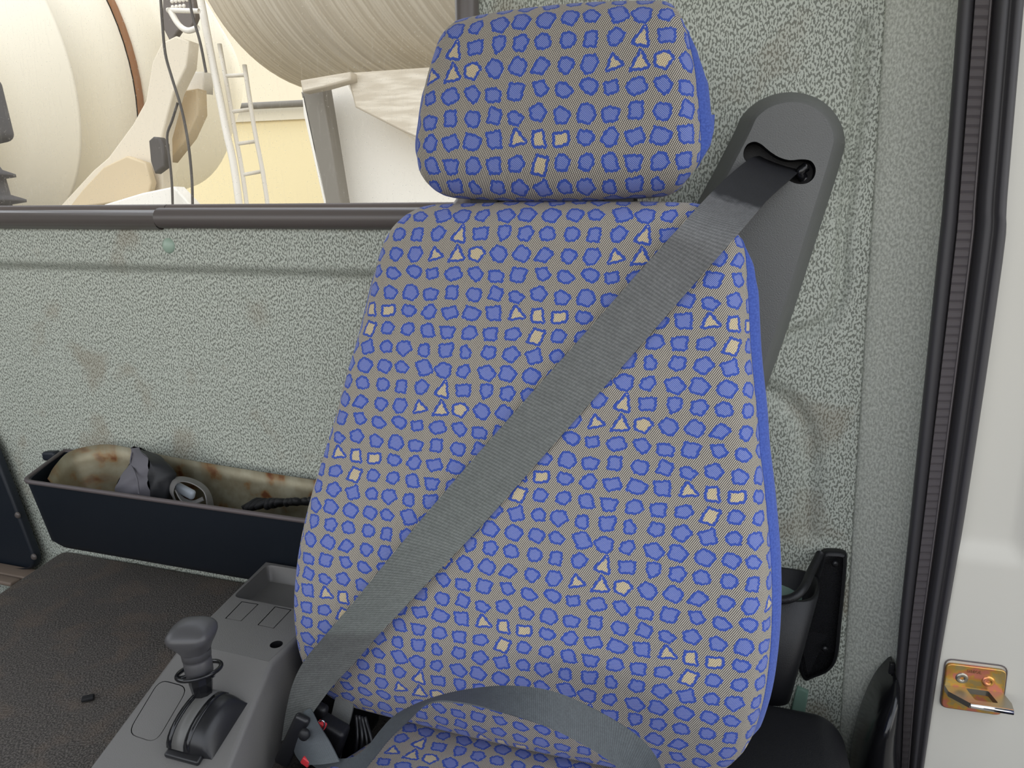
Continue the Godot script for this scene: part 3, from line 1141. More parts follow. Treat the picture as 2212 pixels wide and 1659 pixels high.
	# bellows of cables behind the buckle
	t = thing("cable_bundle", "thin black cables in the gap between backrest and cushion", "cables", Vector3(-0.3521, 0.7386, 0.2800))
	for k in 4:
		st = begin()
		var dx := k * 9
		tube(st, curve(cable_path(k), 5), 0.0022, 6)
		part("cable", st, M.satin_black, t)

func cable_path(k: int) -> Array:
	var a: Vector3 = Vector3(-0.3683, 0.7521, 0.2600)
	var b: Vector3 = Vector3(-0.3599, 0.7326, 0.2750)
	var c: Vector3 = Vector3(-0.3632, 0.6975, 0.2850)
	var d := Vector3(0.006, 0, 0) * k
	return [a + d * 0.6, b + d + Vector3(0, 0.003, 0) * sin(k * 2.0), c + d * 1.2]

# ---------------------------------------------------------------- storage
func shell_bin(st: SurfaceTool, top: Array, low: Array, wall: float) -> void:
	var ti := []
	var li := []
	var c := Vector3.ZERO
	for p in top:
		c += p / top.size()
	for i in top.size():
		var a: Vector3 = top[i]
		var d := Vector3(c.x - a.x, 0, c.z - a.z)
		var inw := Vector3(signf(d.x) * minf(absf(d.x), wall), 0, signf(d.z) * minf(absf(d.z), wall))
		ti.append(a + inw)
		li.append(low[i] + inw + Vector3(0, wall, 0))
	rows(st, [low, top, ti, li], true)
	st.set_smooth_group(-1)
	fan(st, low)
	fan(st, li)

func build_bins() -> void:
	var t := thing("storage_bin", "long dark navy plastic wall bin, left of the seat, with a metal liner", "bin", Vector3(-0.8571, 0.8579, 0.0600))
	var yt := 0.915
	var st := begin()
	var plan := []      # rim: wall left, front left (rounded), front right, wall right
	plan.append(Vector3(-1.065, yt, 0.002))
	for p in round_poly([Vector2(-1.065, 0.002), Vector2(-0.9968, 0.13), Vector2(-0.3, 0.13), Vector2(-0.3, 0.002)], 0.016, 5):
		if p.x > -1.06:
			plan.append(Vector3(p.x, yt, p.y))
	var low := []
	for p in plan:
		var q: Vector3 = p
		low.append(Vector3(q.x - 0.03 if q.x < -0.65 else q.x + 0.02, 0.772, q.z * 0.6))
	var mid := []
	var fillet := []
	for i in plan.size():
		mid.append(low[i].lerp(plan[i], 0.14))
		fillet.append(low[i] + Vector3(-signf(low[i].x + 0.65) * 0.008, 0.004, -0.006 if low[i].z > 0.02 else 0.0))
		low[i] += Vector3(-signf(low[i].x + 0.65) * 0.022, 0, -0.014 if low[i].z > 0.02 else 0.0)
	var ti := []
	var li := []
	for i in plan.size():
		var inw := Vector3(0.004 if plan[i].x < -0.9 else -0.004, 0, -0.004 if plan[i].z > 0.02 else 0.003)
		ti.append(plan[i] + inw)
		li.append(mid[i] + inw)
	rows(st, [low, fillet, mid, plan], true)
	rows(st, [ti, li], true)
	st.set_smooth_group(-1)
	rows(st, [plan, ti], true)
	fan(st, low)
	fan(st, li)
	part("tub", st, M.navy_plastic, t)
	st = begin()
	tube(st, plan, 0.0035, 8, true)
	part("rim", st, M.worn_edge, t, "worn grey-brown rim")
	st = begin()
	rbox(st, Vector3(-1.0820, 0.9079, 0.0120), Vector3(0.03, 0.016, 0.016), 0.005, Basis(Vector3(0, 0, 1), 0.1), 3)
	part("wall_hook", st, M.navy_plastic, t)
	# liner: bent sheet standing in the bin
	t = thing("metal_liner", "bent, rust-stained sheet-metal liner standing inside the navy bin", "liner", Vector3(-0.8547, 0.8738, 0.0600))
	st = begin()
	var top := curve([Vector3(-0.965, 0.918, 0.116), Vector3(-0.985, 0.926, 0.085), Vector3(-0.99, 0.938, 0.05), Vector3(-0.95, 0.944, 0.022), Vector3(-0.89, 0.938, 0.014), Vector3(-0.8, 0.93, 0.012), Vector3(-0.57, 0.922, 0.012), Vector3(-0.31, 0.918, 0.012)], 6)
	var bot := curve([Vector3(-0.93, 0.80, 0.07), Vector3(-0.935, 0.795, 0.06), Vector3(-0.935, 0.795, 0.05), Vector3(-0.92, 0.795, 0.042), Vector3(-0.88, 0.795, 0.036), Vector3(-0.8, 0.795, 0.034), Vector3(-0.57, 0.795, 0.034), Vector3(-0.31, 0.795, 0.034)], 6)
	var g := []
	for k in 9:
		var v := k / 8.0
		var line := PackedVector3Array()
		for i in top.size():
			line.append(top[i].lerp(bot[i], v) + Vector3(0, -0.012 * sin(v * PI), -0.006 * sin(v * PI)))
		g.append(line)
	var inner := []
	for line in g:
		var l2 := PackedVector3Array()
		for p in line:
			l2.append(p + Vector3(0.0012, 0, 0.0015))
		inner.append(l2)
	rows(st, inner)
	rows(st, g, false, [], true)
	rows(st, [g[0], inner[0]])
	part("sheet", st, M.stained_sheet, t)
	st = begin(false)
	box(st, Vector3(-0.925, 0.793, 0.03), Vector3(-0.32, 0.796, 0.075))
	part("liner_floor", st, M.stained_sheet, t)
	# pouch: two flat sides meeting at a ridge
	t = thing("cloth_pouch", "crumpled grey and black cloth pouch standing in the navy bin", "pouch", Vector3(-0.8534, 0.8816, 0.0600))
	var ga := [Vector3(-0.8623, 0.9580, 0.0500), Vector3(-0.8494, 0.9396, 0.0720), Vector3(-0.8564, 0.9185, 0.0900), Vector3(-0.8615, 0.9001, 0.0940), Vector3(-0.8646, 0.8779, 0.0920)]
	var gb := [Vector3(-0.8464, 0.9596, 0.0550), Vector3(-0.7968, 0.9585, 0.0900), Vector3(-0.7883, 0.9407, 0.0980), Vector3(-0.7912, 0.9194, 0.1000), Vector3(-0.7891, 0.8897, 0.0980)]
	var gc := [Vector3(-0.8413, 0.9524, 0.0450), Vector3(-0.7880, 0.9512, 0.0700), Vector3(-0.7605, 0.9380, 0.0780), Vector3(-0.7605, 0.9213, 0.0860), Vector3(-0.7703, 0.8872, 0.0860)]
	var gd := [Vector3(-0.8727, 0.9491, 0.0300), Vector3(-0.8381, 0.9379, 0.0300), Vector3(-0.8069, 0.9237, 0.0350), Vector3(-0.8074, 0.9006, 0.0350), Vector3(-0.8174, 0.8604, 0.0350)]
	var ge := [Vector3(-0.8856, 0.9486, 0.0300), Vector3(-0.8902, 0.9226, 0.0350), Vector3(-0.9102, 0.8939, 0.0400), Vector3(-0.9194, 0.8722, 0.0400), Vector3(-0.9202, 0.8496, 0.0400)]
	st = begin()
	rng.seed = 7
	var ca := curve(ga, 4)
	var cb := curve(gb, 4)
	g = []
	for i in ca.size():
		var line := PackedVector3Array()
		for k in 7:
			var v := k / 6.0
			line.append(ca[i].lerp(cb[i], v) + Vector3(0, 0, 1) * (0.008 * sin(v * PI) + 0.002 * sin(i * 1.3 + k)))
		g.append(line)
	rows(st, g)
	part("grey_side", st, M.bag_grey, t, "grey cloth side")
	var cc := curve(gc, 4)
	var cd := curve(gd, 4)
	var ce := curve(ge, 4)
	st = begin()
	g = []
	for i in cb.size():
		var line := PackedVector3Array()
		for k in 6:
			var v := k / 5.0
			line.append(cb[i].lerp(cc[i], v) + Vector3(0, 0, 1) * (0.006 * sin(v * PI) + 0.003 * sin(i * 0.9 + k * 1.7)))
		line.append(cd[i])
		line.append(ce[i])
		line.append(ca[i])
		g.append(line)
	rows(st, g)
	fan(st, PackedVector3Array([ca[0], cb[0], cc[0], cd[0], ce[0]]))
	part("black_side", st, M.bag_black, t, "black cloth side")
	st = begin()
	tube(st, curve([Vector3(-0.8453, 0.9557, 0.0700), Vector3(-0.8366, 0.9447, 0.0830), Vector3(-0.8103, 0.9415, 0.1030), Vector3(-0.7971, 0.9305, 0.1120), Vector3(-0.7975, 0.9118, 0.1120)], 4), 0.0012, 6)
	part("stitched_seam", st, M.bag_grey, t)
	# strap loop with a white lining
	t = thing("strap_loop", "curled grey strap with white inner side lying in the navy bin", "strap", Vector3(-0.7459, 0.9021, 0.0600))
	st = begin()
	ribbon(st, curve([Vector3(-0.7602, 0.8939, 0.0850), Vector3(-0.7670, 0.9111, 0.0860), Vector3(-0.7655, 0.9251, 0.0800), Vector3(-0.7575, 0.9267, 0.0700), Vector3(-0.7380, 0.9230, 0.0660), Vector3(-0.7163, 0.9167, 0.0700), Vector3(-0.7001, 0.9072, 0.0780), Vector3(-0.6958, 0.8882, 0.0800)], 5), curve([Vector3(-0.7412, 0.8965, 0.1000), Vector3(-0.7423, 0.9156, 0.1050), Vector3(-0.7402, 0.9282, 0.1000), Vector3(-0.7360, 0.9292, 0.0900), Vector3(-0.7230, 0.9245, 0.0850), Vector3(-0.7064, 0.9190, 0.0880), Vector3(-0.6947, 0.9132, 0.0950), Vector3(-0.6912, 0.8948, 0.0980)], 5), 0.0015, 2)
	part("band", st, M.strap_grey, t)
	st = begin()
	ribbon(st, curve([Vector3(-0.7603, 0.9173, 0.0850), Vector3(-0.7444, 0.9044, 0.0880), Vector3(-0.7260, 0.8994, 0.0880), Vector3(-0.7062, 0.9076, 0.0880)], 5), curve([Vector3(-0.7431, 0.9193, 0.1000), Vector3(-0.7299, 0.9053, 0.1040), Vector3(-0.7109, 0.9020, 0.1040), Vector3(-0.6941, 0.9095, 0.1000)], 5), 0.0015, 2)
	part("lower_band", st, M.strap_grey, t)
	st = begin()
	rbox(st, Vector3(-0.7490, 0.9068, 0.0750), Vector3(0.034, 0.016, 0.01), 0.005, Basis(Vector3(0, 0, 1), -0.35), 3)
	part("lining", st, M.lining_white, t, "white cloth lining")
	# knotted cord
	t = thing("black_cord", "tangled black cord at the seat end of the navy bin", "cord", Vector3(-0.6076, 0.8928, 0.0500))
	for k in 3:
		var pts := []
		rng.seed = 20 + k
		for i in 14:
			var f := i / 13.0
			pts.append(Vector3(-0.6524, 0.8898, 0.0600).lerp(Vector3(-0.5304, 0.9080, 0.0600), f) + Vector3(0.004 * sin(i * 1.7 + k), 0.006 * sin(i * 2.1 + k * 2) + 0.006 * f, 0.012 * cos(i * 1.9 + k * 2.1)))
		st = begin()
		tube(st, curve(pts, 4), 0.0045, 8)
		part("strand", st, M.cord_black, t)
	# pocket behind the seat at the door side
	t = thing("storage_pocket", "black plastic wall pocket with screwed flange, right of the seat", "pocket", Vector3(0.1007, 0.7950, 0.0500))
	st = begin()
	var flange := smooth_poly([Vector2(0.1348, 0.9055), Vector2(0.1474, 0.9098), Vector2(0.1594, 0.9091), Vector2(0.1627, 0.9022), Vector2(0.1643, 0.8652), Vector2(0.1652, 0.8145), Vector2(0.1655, 0.7689), Vector2(0.1579, 0.7474), Vector2(0.1417, 0.7339), Vector2(0.1296, 0.7279), Vector2(0.1201, 0.7531), Vector2(0.1171, 0.8122), Vector2(0.1228, 0.8456), Vector2(0.1314, 0.8850)], 4)
	prism(st, flange, 0.012, 0.005, Transform3D.IDENTITY)
	var fl := part("flange", st, M.black_plastic, t)
	for c in [Vector3(0.1494, 0.8951, 0.0120), Vector3(0.1492, 0.7787, 0.0120)]:
		st = begin()
		lathe(st, [Vector2(0, 0.002), Vector2(0.0025, 0.0018), Vector2(0.004, 0.0004), Vector2(0.004, -0.001)], frame(c, Vector3(0, 0, 1)), 14)
		part("screw", st, M.satin_black, fl)
	st = begin()
	var rim := []
	var foot := []
	for p in round_poly([Vector2(-0.22, 0.002), Vector2(-0.22, 0.085), Vector2(0.1242, 0.085), Vector2(0.1362, 0.002)], 0.03, 6):
		rim.append(Vector3(p.x, 0.8764, p.y))
		foot.append(Vector3((p.x + 0.1) * 0.93 - 0.1, 0.7183, p.y * 0.7))
	shell_bin(st, rim, foot, 0.004)
	part("tub", st, M.black_plastic, t)
	st = begin()
	tube(st, curve([Vector3(0.0616, 0.8728, 0.0850), Vector3(0.0863, 0.8770, 0.0850), Vector3(0.0999, 0.8824, 0.0820), Vector3(0.1097, 0.8891, 0.0700), Vector3(0.1197, 0.8945, 0.0400), Vector3(0.1315, 0.9069, 0.0140)], 6), 0.005, 10)
	part("rim", st, M.black_plastic, t)
	st = begin(false)
	var fill := [Vector3(0.0659, 0.8548, 0.0060), Vector3(0.0934, 0.8542, 0.0060), Vector3(0.1184, 0.8469, 0.0060), Vector3(0.1125, 0.8291, 0.0300), Vector3(0.0677, 0.8210, 0.0300)]
	fan(st, PackedVector3Array(fill))
	part("green_back", st, M.green_paint, t, "pale green painted back")
	t = thing("floor_bracket", "pale green painted bracket low on the wall below the black pocket", "bracket", Vector3(0.1315, 0.6901, 0.0040))
	st = begin()
	prism(st, PackedVector2Array([Vector2(0.1237, 0.7130), Vector2(0.1374, 0.7091), Vector2(0.1351, 0.6600), Vector2(0.1162, 0.6554)]), 0.006, 0.002, Transform3D.IDENTITY)
	part("plate", st, M.green_paint, t)
	# plug in the strip under the window
	t = thing("trim_plug", "round pale green trim plug in the wall strip under the window", "plug", Vector3(-0.7990, 1.2623, -0.0000))
	st = begin()
	lathe(st, [Vector2(0, 0.0045), Vector2(0.005, 0.004), Vector2(0.009, 0.0025), Vector2(0.0115, 0.0), Vector2(0.0115, -0.002)], frame(Vector3(-0.7990, 1.2623, -0.0000), Vector3(0, 0, 1)), 24)
	part("cap", st, M.plug_green, t)
	# far side: dark flange of the passenger's pocket at the left edge, with a rail under it
	t = thing("passenger_pocket", "near-black plastic pocket flange with two screws at the left edge", "pocket", Vector3(-1.2255, 0.7679, 0.0000))
	st = begin()
	prism(st, round_poly([Vector2(-1.3428, 1.1213), Vector2(-1.2652, 0.9839), Vector2(-1.2167, 0.9067), Vector2(-1.1887, 0.8087), Vector2(-1.1610, 0.7035), Vector2(-1.1722, 0.6814), Vector2(-1.2008, 0.6732), Vector2(-1.3439, 0.6606), Vector2(-1.5237, 0.6441)], 0.01, 3), 0.014, 0.005, Transform3D.IDENTITY)
	var pf := part("flange", st, M.navy_plastic, t)
	for c in [Vector3(-1.1837, 0.7856, 0.0140), Vector3(-1.1618, 0.7075, 0.0140)]:
		st = begin()
		lathe(st, [Vector2(0, 0.003), Vector2(0.004, 0.0026), Vector2(0.006, 0.0006), Vector2(0.006, -0.001)], frame(c, Vector3(0, 0, 1)), 14)
		part("screw", st, M.rubber, pf)
	t = thing("seat_rail", "tan metal rail under the dark flange at the left edge", "rail", Vector3(-1.2222, 0.6671, 0.0200))
	st = begin()
	rbox(st, Vector3(-1.2442, 0.6701, 0.0200), Vector3(0.16, 0.014, 0.03), 0.003)
	part("upper_rail", st, M.rail_tan, t)
	st = begin()
	rbox(st, Vector3(-1.2261, 0.6748, 0.0500), Vector3(0.12, 0.008, 0.02), 0.003)
	part("lower_rail", st, M.rail_tan, t)
	# glossy scuttle cover low on the door side
	t = thing("sill_cover", "glossy black curved sill cover at the foot of the door pillar", "cover", Vector3(0.1826, 0.7515, 0.1600))
	st = begin()
	g = []
	var oa := curve([Vector3(0.2134, 0.7968, 0.0800), Vector3(0.1983, 0.7720, 0.0850), Vector3(0.1879, 0.7368, 0.0900), Vector3(0.1829, 0.6919, 0.0900), Vector3(0.1824, 0.6405, 0.0900), Vector3(0.1914, 0.5224, 0.0900)], 5)
	var ob := curve([Vector3(0.2154, 0.7961, 0.0800), Vector3(0.2153, 0.7810, 0.1000), Vector3(0.2166, 0.7496, 0.1050), Vector3(0.2197, 0.7143, 0.1050), Vector3(0.2275, 0.6671, 0.1050), Vector3(0.2427, 0.5559, 0.1050)], 5)
	for i in oa.size():
		var line := PackedVector3Array([oa[i] + Vector3(0.004, 0, -0.05)])
		for k in 11:
			var v := k / 10.0
			line.append(oa[i].lerp(ob[i], v) + Vector3(-0.2, 0.25, 1) * 0.028 * pow(sin(v * PI), 0.7) * minf(1.0, i / 9.0))
		line.append(ob[i] + Vector3(0.01, 0, -0.05))
		g.append(line)
	rows(st, g)
	part("moulding", st, M.gloss_black, t)

func build_striker() -> void:
	var a: Vector3 = Vector3(0.2536, 0.8383, 0.0960)
	var b: Vector3 = Vector3(0.3086, 0.8408, 0.0960)
	var c: Vector3 = Vector3(0.2551, 0.7848, 0.0960)
	var ex := (b - a).normalized()
	var ey := (a - c).normalized()
	var ez := ex.cross(ey).normalized()
	var w := a.distance_to(b)
	var h := a.distance_to(c)
	var f := Transform3D(Basis(ex, ey, ez), c)
	var t := thing("door_striker", "yellow zinc-plated door latch striker bolted to the white jamb", "striker", c)
	var st := begin()
	prism(st, round_poly([Vector2(0, 0), Vector2(w * 1.02, 0), Vector2(w, h), Vector2(0, h)], 0.006, 5), 0.003, 0.0008, f)
	part("base_plate", st, M.yellow_zinc, t)
	st = begin()
	var ring := []
	for p in round_poly([Vector2(-0.001, -0.001), Vector2(w * 1.02 + 0.001, -0.001), Vector2(w + 0.001, h + 0.004), Vector2(-0.001, h + 0.004)], 0.008, 5):
		ring.append(f * Vector3(p.x, p.y, 0.0002))
	tube(st, ring, 0.0007, 6, true)
	part("sealant_line", st, M.worn_edge, t)
	for k in 2:
		st = begin()
		var at := f * Vector3(w * (0.28 if k == 0 else 0.72), h * 0.72, 0.003)
		lathe(st, [Vector2(0.0, -0.001), Vector2(0.0018, -0.001), Vector2(0.0022, 0.0012), Vector2(0.0045, 0.0016), Vector2(0.0058, 0.0006), Vector2(0.0062, 0.0)], frame(at, ez), 20)
		part("bolt", st, M.steel if k == 0 else M.yellow_zinc, t, "dull countersunk bolt" if k == 0 else "gold countersunk bolt")
	# the catch: a thick plate standing out from the base, with a window for the latch
	st = begin(false)
	var cf := Transform3D(Basis(ex, ez, -ey), f * Vector3(0, h * 0.52, 0.002))
	var catch := PackedVector2Array([Vector2(w * 0.0, 0.0), Vector2(w * 0.02, 0.012), Vector2(w * 0.3, 0.027), Vector2(w * 1.0, 0.029), Vector2(w * 1.03, 0.018), Vector2(w * 0.98, 0.0)])
	var gap := round_poly([Vector2(w * 0.36, 0.002), Vector2(w * 0.74, 0.002), Vector2(w * 0.80, 0.021), Vector2(w * 0.42, 0.021)], 0.002, 3)
	var thick := 0.006
	for s in [0.0, thick]:
		cap(st, catch, [gap], func(p): return cf * Vector3(p.x, p.y, s), s > 0)
	for e in [catch, gap]:
		rows(st, [lifted(e, func(p): return cf * Vector3(p.x, p.y, 0)), lifted(e, func(p): return cf * Vector3(p.x, p.y, thick))], true)
	part("catch", st, M.steel, t, "dull steel catch with a rectangular opening")
	st = begin()
	tube(st, [cf * Vector3(w * 0.31, 0.0275, thick * 0.4), cf * Vector3(w * 0.99, 0.0295, thick * 0.4)], 0.0028, 10)
	part("catch_bar", st, M.chrome, t, "bright worn front edge")
	var tm := TextMesh.new()
	tm.text = "SIMOL"
	tm.font_size = 16
	tm.pixel_size = 0.00028
	tm.depth = 0.0008
	tm.material = M.letter_relief_shade
	var o := MeshInstance3D.new()
	o.name = "stamped_letters"
	o.mesh = tm
	t.add_child(o, true)
	o.transform = Transform3D(f.basis, f * Vector3(w * 0.47, h * 0.9, 0.0032) - t.position)

# ---------------------------------------------------------------- console
func build_console() -> void:
	var t := thing("centre_console", "dark grey plastic centre console with open tray and blanked switches", "console", Vector3(-0.5053, 0.8300, 0.2892))
	var top_y := 0.83
	var bl := Vector2(-0.5976, 0.1014)
	var cl := Vector2(-0.5665, 0.2941)
	var cr := Vector2(-0.4454, 0.2982)
	var br := Vector2(cr.x + 0.002, bl.y)
	var fl := Vector2(-0.5631, 0.4325)
	var fr := Vector2(-0.4229, 0.4025)
	fl = cl + (fl - cl) * 2.4
	fr = cr + (fr - cr) * ((fl.y - cr.y) / (fr.y - cr.y))
	var flat := func(p: Vector2) -> Vector3: return Vector3(p.x, top_y, p.y)
	var slope := func(p: Vector2) -> Vector3: return Vector3(p.x, top_y - 0.375 * (p.y - 0.297), p.y)
	var lift := func(p: Vector2) -> Vector3: return Vector3(p.x, top_y - 0.375 * maxf(0.0, p.y - 0.297), p.y)
	cl.y = 0.297
	cr.y = 0.297
	var upper := PackedVector2Array([bl, br, cr, cl])
	var lower := PackedVector2Array([cl, cr, fr, fl])
	var tray := round_poly([bl + Vector2(0.010, 0.009), br + Vector2(-0.01, 0.009), Vector2(br.x - 0.01, 0.1979), Vector2(-0.5770, 0.1964)], 0.01, 4)
	var hole := PackedVector2Array()
	for k in 20:
		hole.append(Vector2(-0.4612, 0.2684) + Vector2(cos(TAU * k / 20), sin(TAU * k / 20)) * 0.0072)
	var blanks := [PackedVector2Array([Vector2(-0.5589, 0.2025), Vector2(-0.5341, 0.2017), Vector2(-0.5301, 0.2405), Vector2(-0.5528, 0.2412)]), PackedVector2Array([Vector2(-0.5113, 0.2004), Vector2(-0.4870, 0.2007), Vector2(-0.4833, 0.2425), Vector2(-0.5065, 0.2415)])]
	var hatch := round_poly([Vector2(-0.5597, 0.3398), Vector2(-0.5203, 0.3409), Vector2(-0.5123, 0.3983), Vector2(-0.5503, 0.3967)], 0.012, 5)
	var st := begin(false)
	# edges softened by a narrow bevel round the top
	var plan := PackedVector2Array([bl, cl, fl, fr, cr, br])
	var inn := inset(plan, 0.005)
	cap(st, PackedVector2Array([inn[0], inn[5], inn[4], inn[1]]), [tray, hole, blanks[0], blanks[1]], flat)
	cap(st, PackedVector2Array([inn[1], inn[4], inn[3], inn[2]]), [hatch], slope)
	var rings := []
	for s in [[0.005, 0.0], [0.0022, -0.0008], [0.0006, -0.0026], [0.0, -0.006]]:
		var line := PackedVector3Array()
		for p in inset(plan, s[0]):
			line.append(lift.call(p) + Vector3(0, s[1], 0))
		rings.append(line)
	var foot := PackedVector3Array()
	for p in plan:
		foot.append(Vector3(p.x, minf(0.7165, top_y - 0.375 * maxf(0.0, p.y - 0.297) - 0.01), p.y))
	rings.append(foot)
	st.set_smooth_group(0)
	rows(st, rings, true)
	var body := part("housing", st, M.grey_plastic, t)
	st = begin()
	var tin := inset(tray, 0.006)
	rows(st, [lifted(tray, flat), lifted(inset(tray, 0.001), func(p): return Vector3(p.x, top_y - 0.003, p.y)), lifted(inset(tray, 0.003), func(p): return Vector3(p.x, top_y - 0.02, p.y)), lifted(tin, func(p): return Vector3(p.x, top_y - 0.022, p.y))], true)
	st.set_smooth_group(-1)
	cap(st, tin, [], func(p): return Vector3(p.x, top_y - 0.022, p.y))
	part("tray", st, M.grey_plastic, t, "shallow open tray")
	st = begin()
	rows(st, [lifted(hole, flat), lifted(hole, func(p): return Vector3(p.x, top_y - 0.03, p.y))], true)
	cap(st, hole, [], func(p): return Vector3(p.x, top_y - 0.03, p.y))
	part("hole_sleeve", st, M.satin_black, t)
	for b in blanks:
		st = begin(false)
		rows(st, [lifted(b, flat), lifted(b, func(p): return Vector3(p.x, top_y - 0.005, p.y))], true)
		cap(st, b, [], func(p): return Vector3(p.x, top_y - 0.005, p.y))
		var well := part("switch_well", st, M.satin_black, t)
		st = begin(false)
		var pan := inset(b, 0.0013)
		rows(st, [lifted(pan, func(p): return Vector3(p.x, top_y - 0.004, p.y)), lifted(pan, flat)], true)
		cap(st, pan, [], flat)
		part("switch_blank", st, M.grey_plastic, well)
	st = begin(false)
	rows(st, [lifted(hatch, slope), lifted(hatch, func(p): return slope.call(p) + Vector3(0, -0.004, 0))], true)
	cap(st, hatch, [], func(p): return slope.call(p) + Vector3(0, -0.004, 0))
	var hw := part("hatch_well", st, M.satin_black, t)
	st = begin(false)
	var lid := inset(hatch, 0.0009)
	rows(st, [lifted(lid, func(p): return slope.call(p) + Vector3(0, -0.003, 0)), lifted(lid, slope)], true)
	cap(st, lid, [], slope)
	part("hatch_lid", st, M.grey_plastic, hw)
	# gear selector on the slope
	var o: Vector3 = Vector3(-0.4715, 0.8021, 0.3714)
	var nz := Vector3(0, -0.351, 0.936)
	var ny := Vector3(0, 0.936, 0.351)
	var f := Transform3D(Basis(Vector3(1, 0, 0), ny, nz).scaled_local(Vector3.ONE * 0.8), o)
	t = thing("gear_selector", "black gear selector with rounded knob and finger ring on the console", "gear lever", o)
	st = begin()
	# arched base: fore-and-aft arc, rounded towards the right side
	var arc := []
	for k in 15:
		var a := PI * k / 14.0
		arc.append(Vector2(-cos(a) * 0.041, pow(sin(a), 0.8) * 0.028))
	var cross := [[-0.029, 0.0, 0.0], [-0.029, 0.9, 0.9], [-0.027, 1.0, 1.0], [-0.018, 1.0, 1.0], [0.008, 1.0, 1.0], [0.016, 0.97, 0.98], [0.022, 0.86, 0.95], [0.027, 0.6, 0.93], [0.032, 0.25, 0.92], [0.034, 0.0, 0.92]]
	var g := []
	for c in cross:
		var line := PackedVector3Array()
		for p in arc:
			line.append(f * Vector3(c[0], p.y * c[1], p.x * c[2]))
		g.append(line)
	rows(st, g)
	part("base_cover", st, M.satin_black, t)
	for strip in [[-0.0195, -0.0025, 1.03, "slider", M.slider_plastic, 1, 13], [-0.027, -0.021, 1.035, "rail", M.gloss_black, 1, 13], [-0.001, 0.006, 1.035, "rail", M.gloss_black, 1, 13], [-0.0245, -0.0232, 1.06, "indicator_slot", M.cord_black, 6, 9], [0.0025, 0.004, 1.06, "indicator_slot", M.cord_black, 6, 9]]:
		st = begin()
		g = []
		for k in range(strip[5], strip[6] + 1):
			var p: Vector2 = arc[k]
			var dn: Vector2 = Vector2(p.x, p.y * 1.6).normalized() * (strip[2] - 1) * 0.03
			g.append(PackedVector3Array([f * Vector3(strip[0], p.y * 0.98, p.x * 0.98), f * Vector3(strip[0], p.y + dn.y, p.x + dn.x), f * Vector3(strip[1], p.y + dn.y, p.x + dn.x), f * Vector3(strip[1], p.y * 0.98, p.x * 0.98)]))
		rows(st, g)
		part(strip[3], st, strip[4], t)
	st = begin()
	rbox(st, f * Vector3(-0.002, 0.003, 0.043), Vector3(0.05, 0.008, 0.012), 0.003, f.basis, 2)
	part("base_lip", st, M.satin_black, t)
	# lever, ring, collar and knob along the lever's own axis
	var foot3: Vector3 = Vector3(-0.4854, 0.8182, 0.3581)
	var head3: Vector3 = Vector3(-0.4916, 0.9017, 0.3566)
	var up := (head3 - foot3).normalized()
	var lf := frame(foot3, up, Vector3(0.25, 0, 1))
	var len := foot3.distance_to(head3)
	st = begin(false)
	lathe(st, [Vector2(0.0075, -0.01), Vector2(0.0085, 0.0), Vector2(0.0115, 0.022), Vector2(0.0115, len * 0.5), Vector2(0.0, len * 0.5)], lf, 10)
	part("shaft", st, M.gloss_black, t)
	st = begin()
	lathe(st, [Vector2(0.0, len * 0.36), Vector2(0.0128, len * 0.36), Vector2(0.0135, len * 0.38), Vector2(0.0135, len * 0.56), Vector2(0.0125, len * 0.58), Vector2(0.014, len * 0.59), Vector2(0.0145, len * 0.68)], lf, 24)
	part("collar", st, M.knob_plastic, t)
	st = begin()
	var loop := []
	for k in 36:
		var a := TAU * k / 36
		loop.append(lf * Vector3(cos(a) * 0.0212, len * 0.40 + 0.003 * sin(a + 0.6), sin(a) * 0.0205))
	tube(st, loop, 0.0023, 10, true)
	var ring := part("finger_ring", st, M.gloss_black, t)
	for k in 3:
		st = begin()
		var a := TAU * k / 3 + 0.4
		tube(st, [lf * Vector3(cos(a) * 0.012, len * 0.38, sin(a) * 0.012), lf * Vector3(cos(a) * 0.0208, len * 0.395, sin(a) * 0.0205)], 0.0022, 6)
		part("spoke", st, M.gloss_black, ring)
	st = begin()
	g = []
	var h0 := len * 0.66
	for s in [[0.0, 0.0135, 0.0135, 2.2, 0.0], [0.05, 0.0140, 0.0140, 2.3, 0.0], [0.22, 0.0165, 0.016, 2.5, 0.0005], [0.42, 0.0205, 0.0185, 3.0, 0.0015], [0.58, 0.0228, 0.0198, 3.4, 0.002], [0.70, 0.0228, 0.0198, 3.4, 0.002], [0.80, 0.0208, 0.0180, 3.2, 0.0015], [0.89, 0.0168, 0.0145, 3.0, 0.001], [0.96, 0.0105, 0.009, 2.6, 0.0], [1.0, 0.0, 0.0, 2.0, 0.0]]:
		var line := PackedVector3Array()
		for k in 32:
			var a := TAU * k / 32
			var e: float = 2.0 / s[3]
			var x: float = signf(cos(a)) * pow(absf(cos(a)), e) * s[1]
			var z: float = signf(sin(a)) * pow(absf(sin(a)), e) * s[2]
			line.append(lf * Vector3(x, h0 + s[0] * 0.034 - z * 0.12 * s[0], z + s[4]))
		g.append(line)
	rows(st, g, true)
	part("knob", st, M.knob_plastic, t)

# ---------------------------------------------------------------- outdoors, through the rear window
func plate(parent: Node3D, called: String, poly: Array, z: float, thick: float, m: Material) -> void:
	var st := begin(false)
	prism(st, PackedVector2Array(poly), thick, minf(0.012, thick * 0.3), Transform3D(Basis(), Vector3(0, 0, z)))
	part(called, st, m, parent)

func rod(parent: Node3D, called: String, pts: Array, r: float, m: Material, per := 5) -> void:
	var st := begin()
	tube(st, curve(pts, per) if pts.size() > 2 else pts, r, 8)
	part(called, st, m, parent)

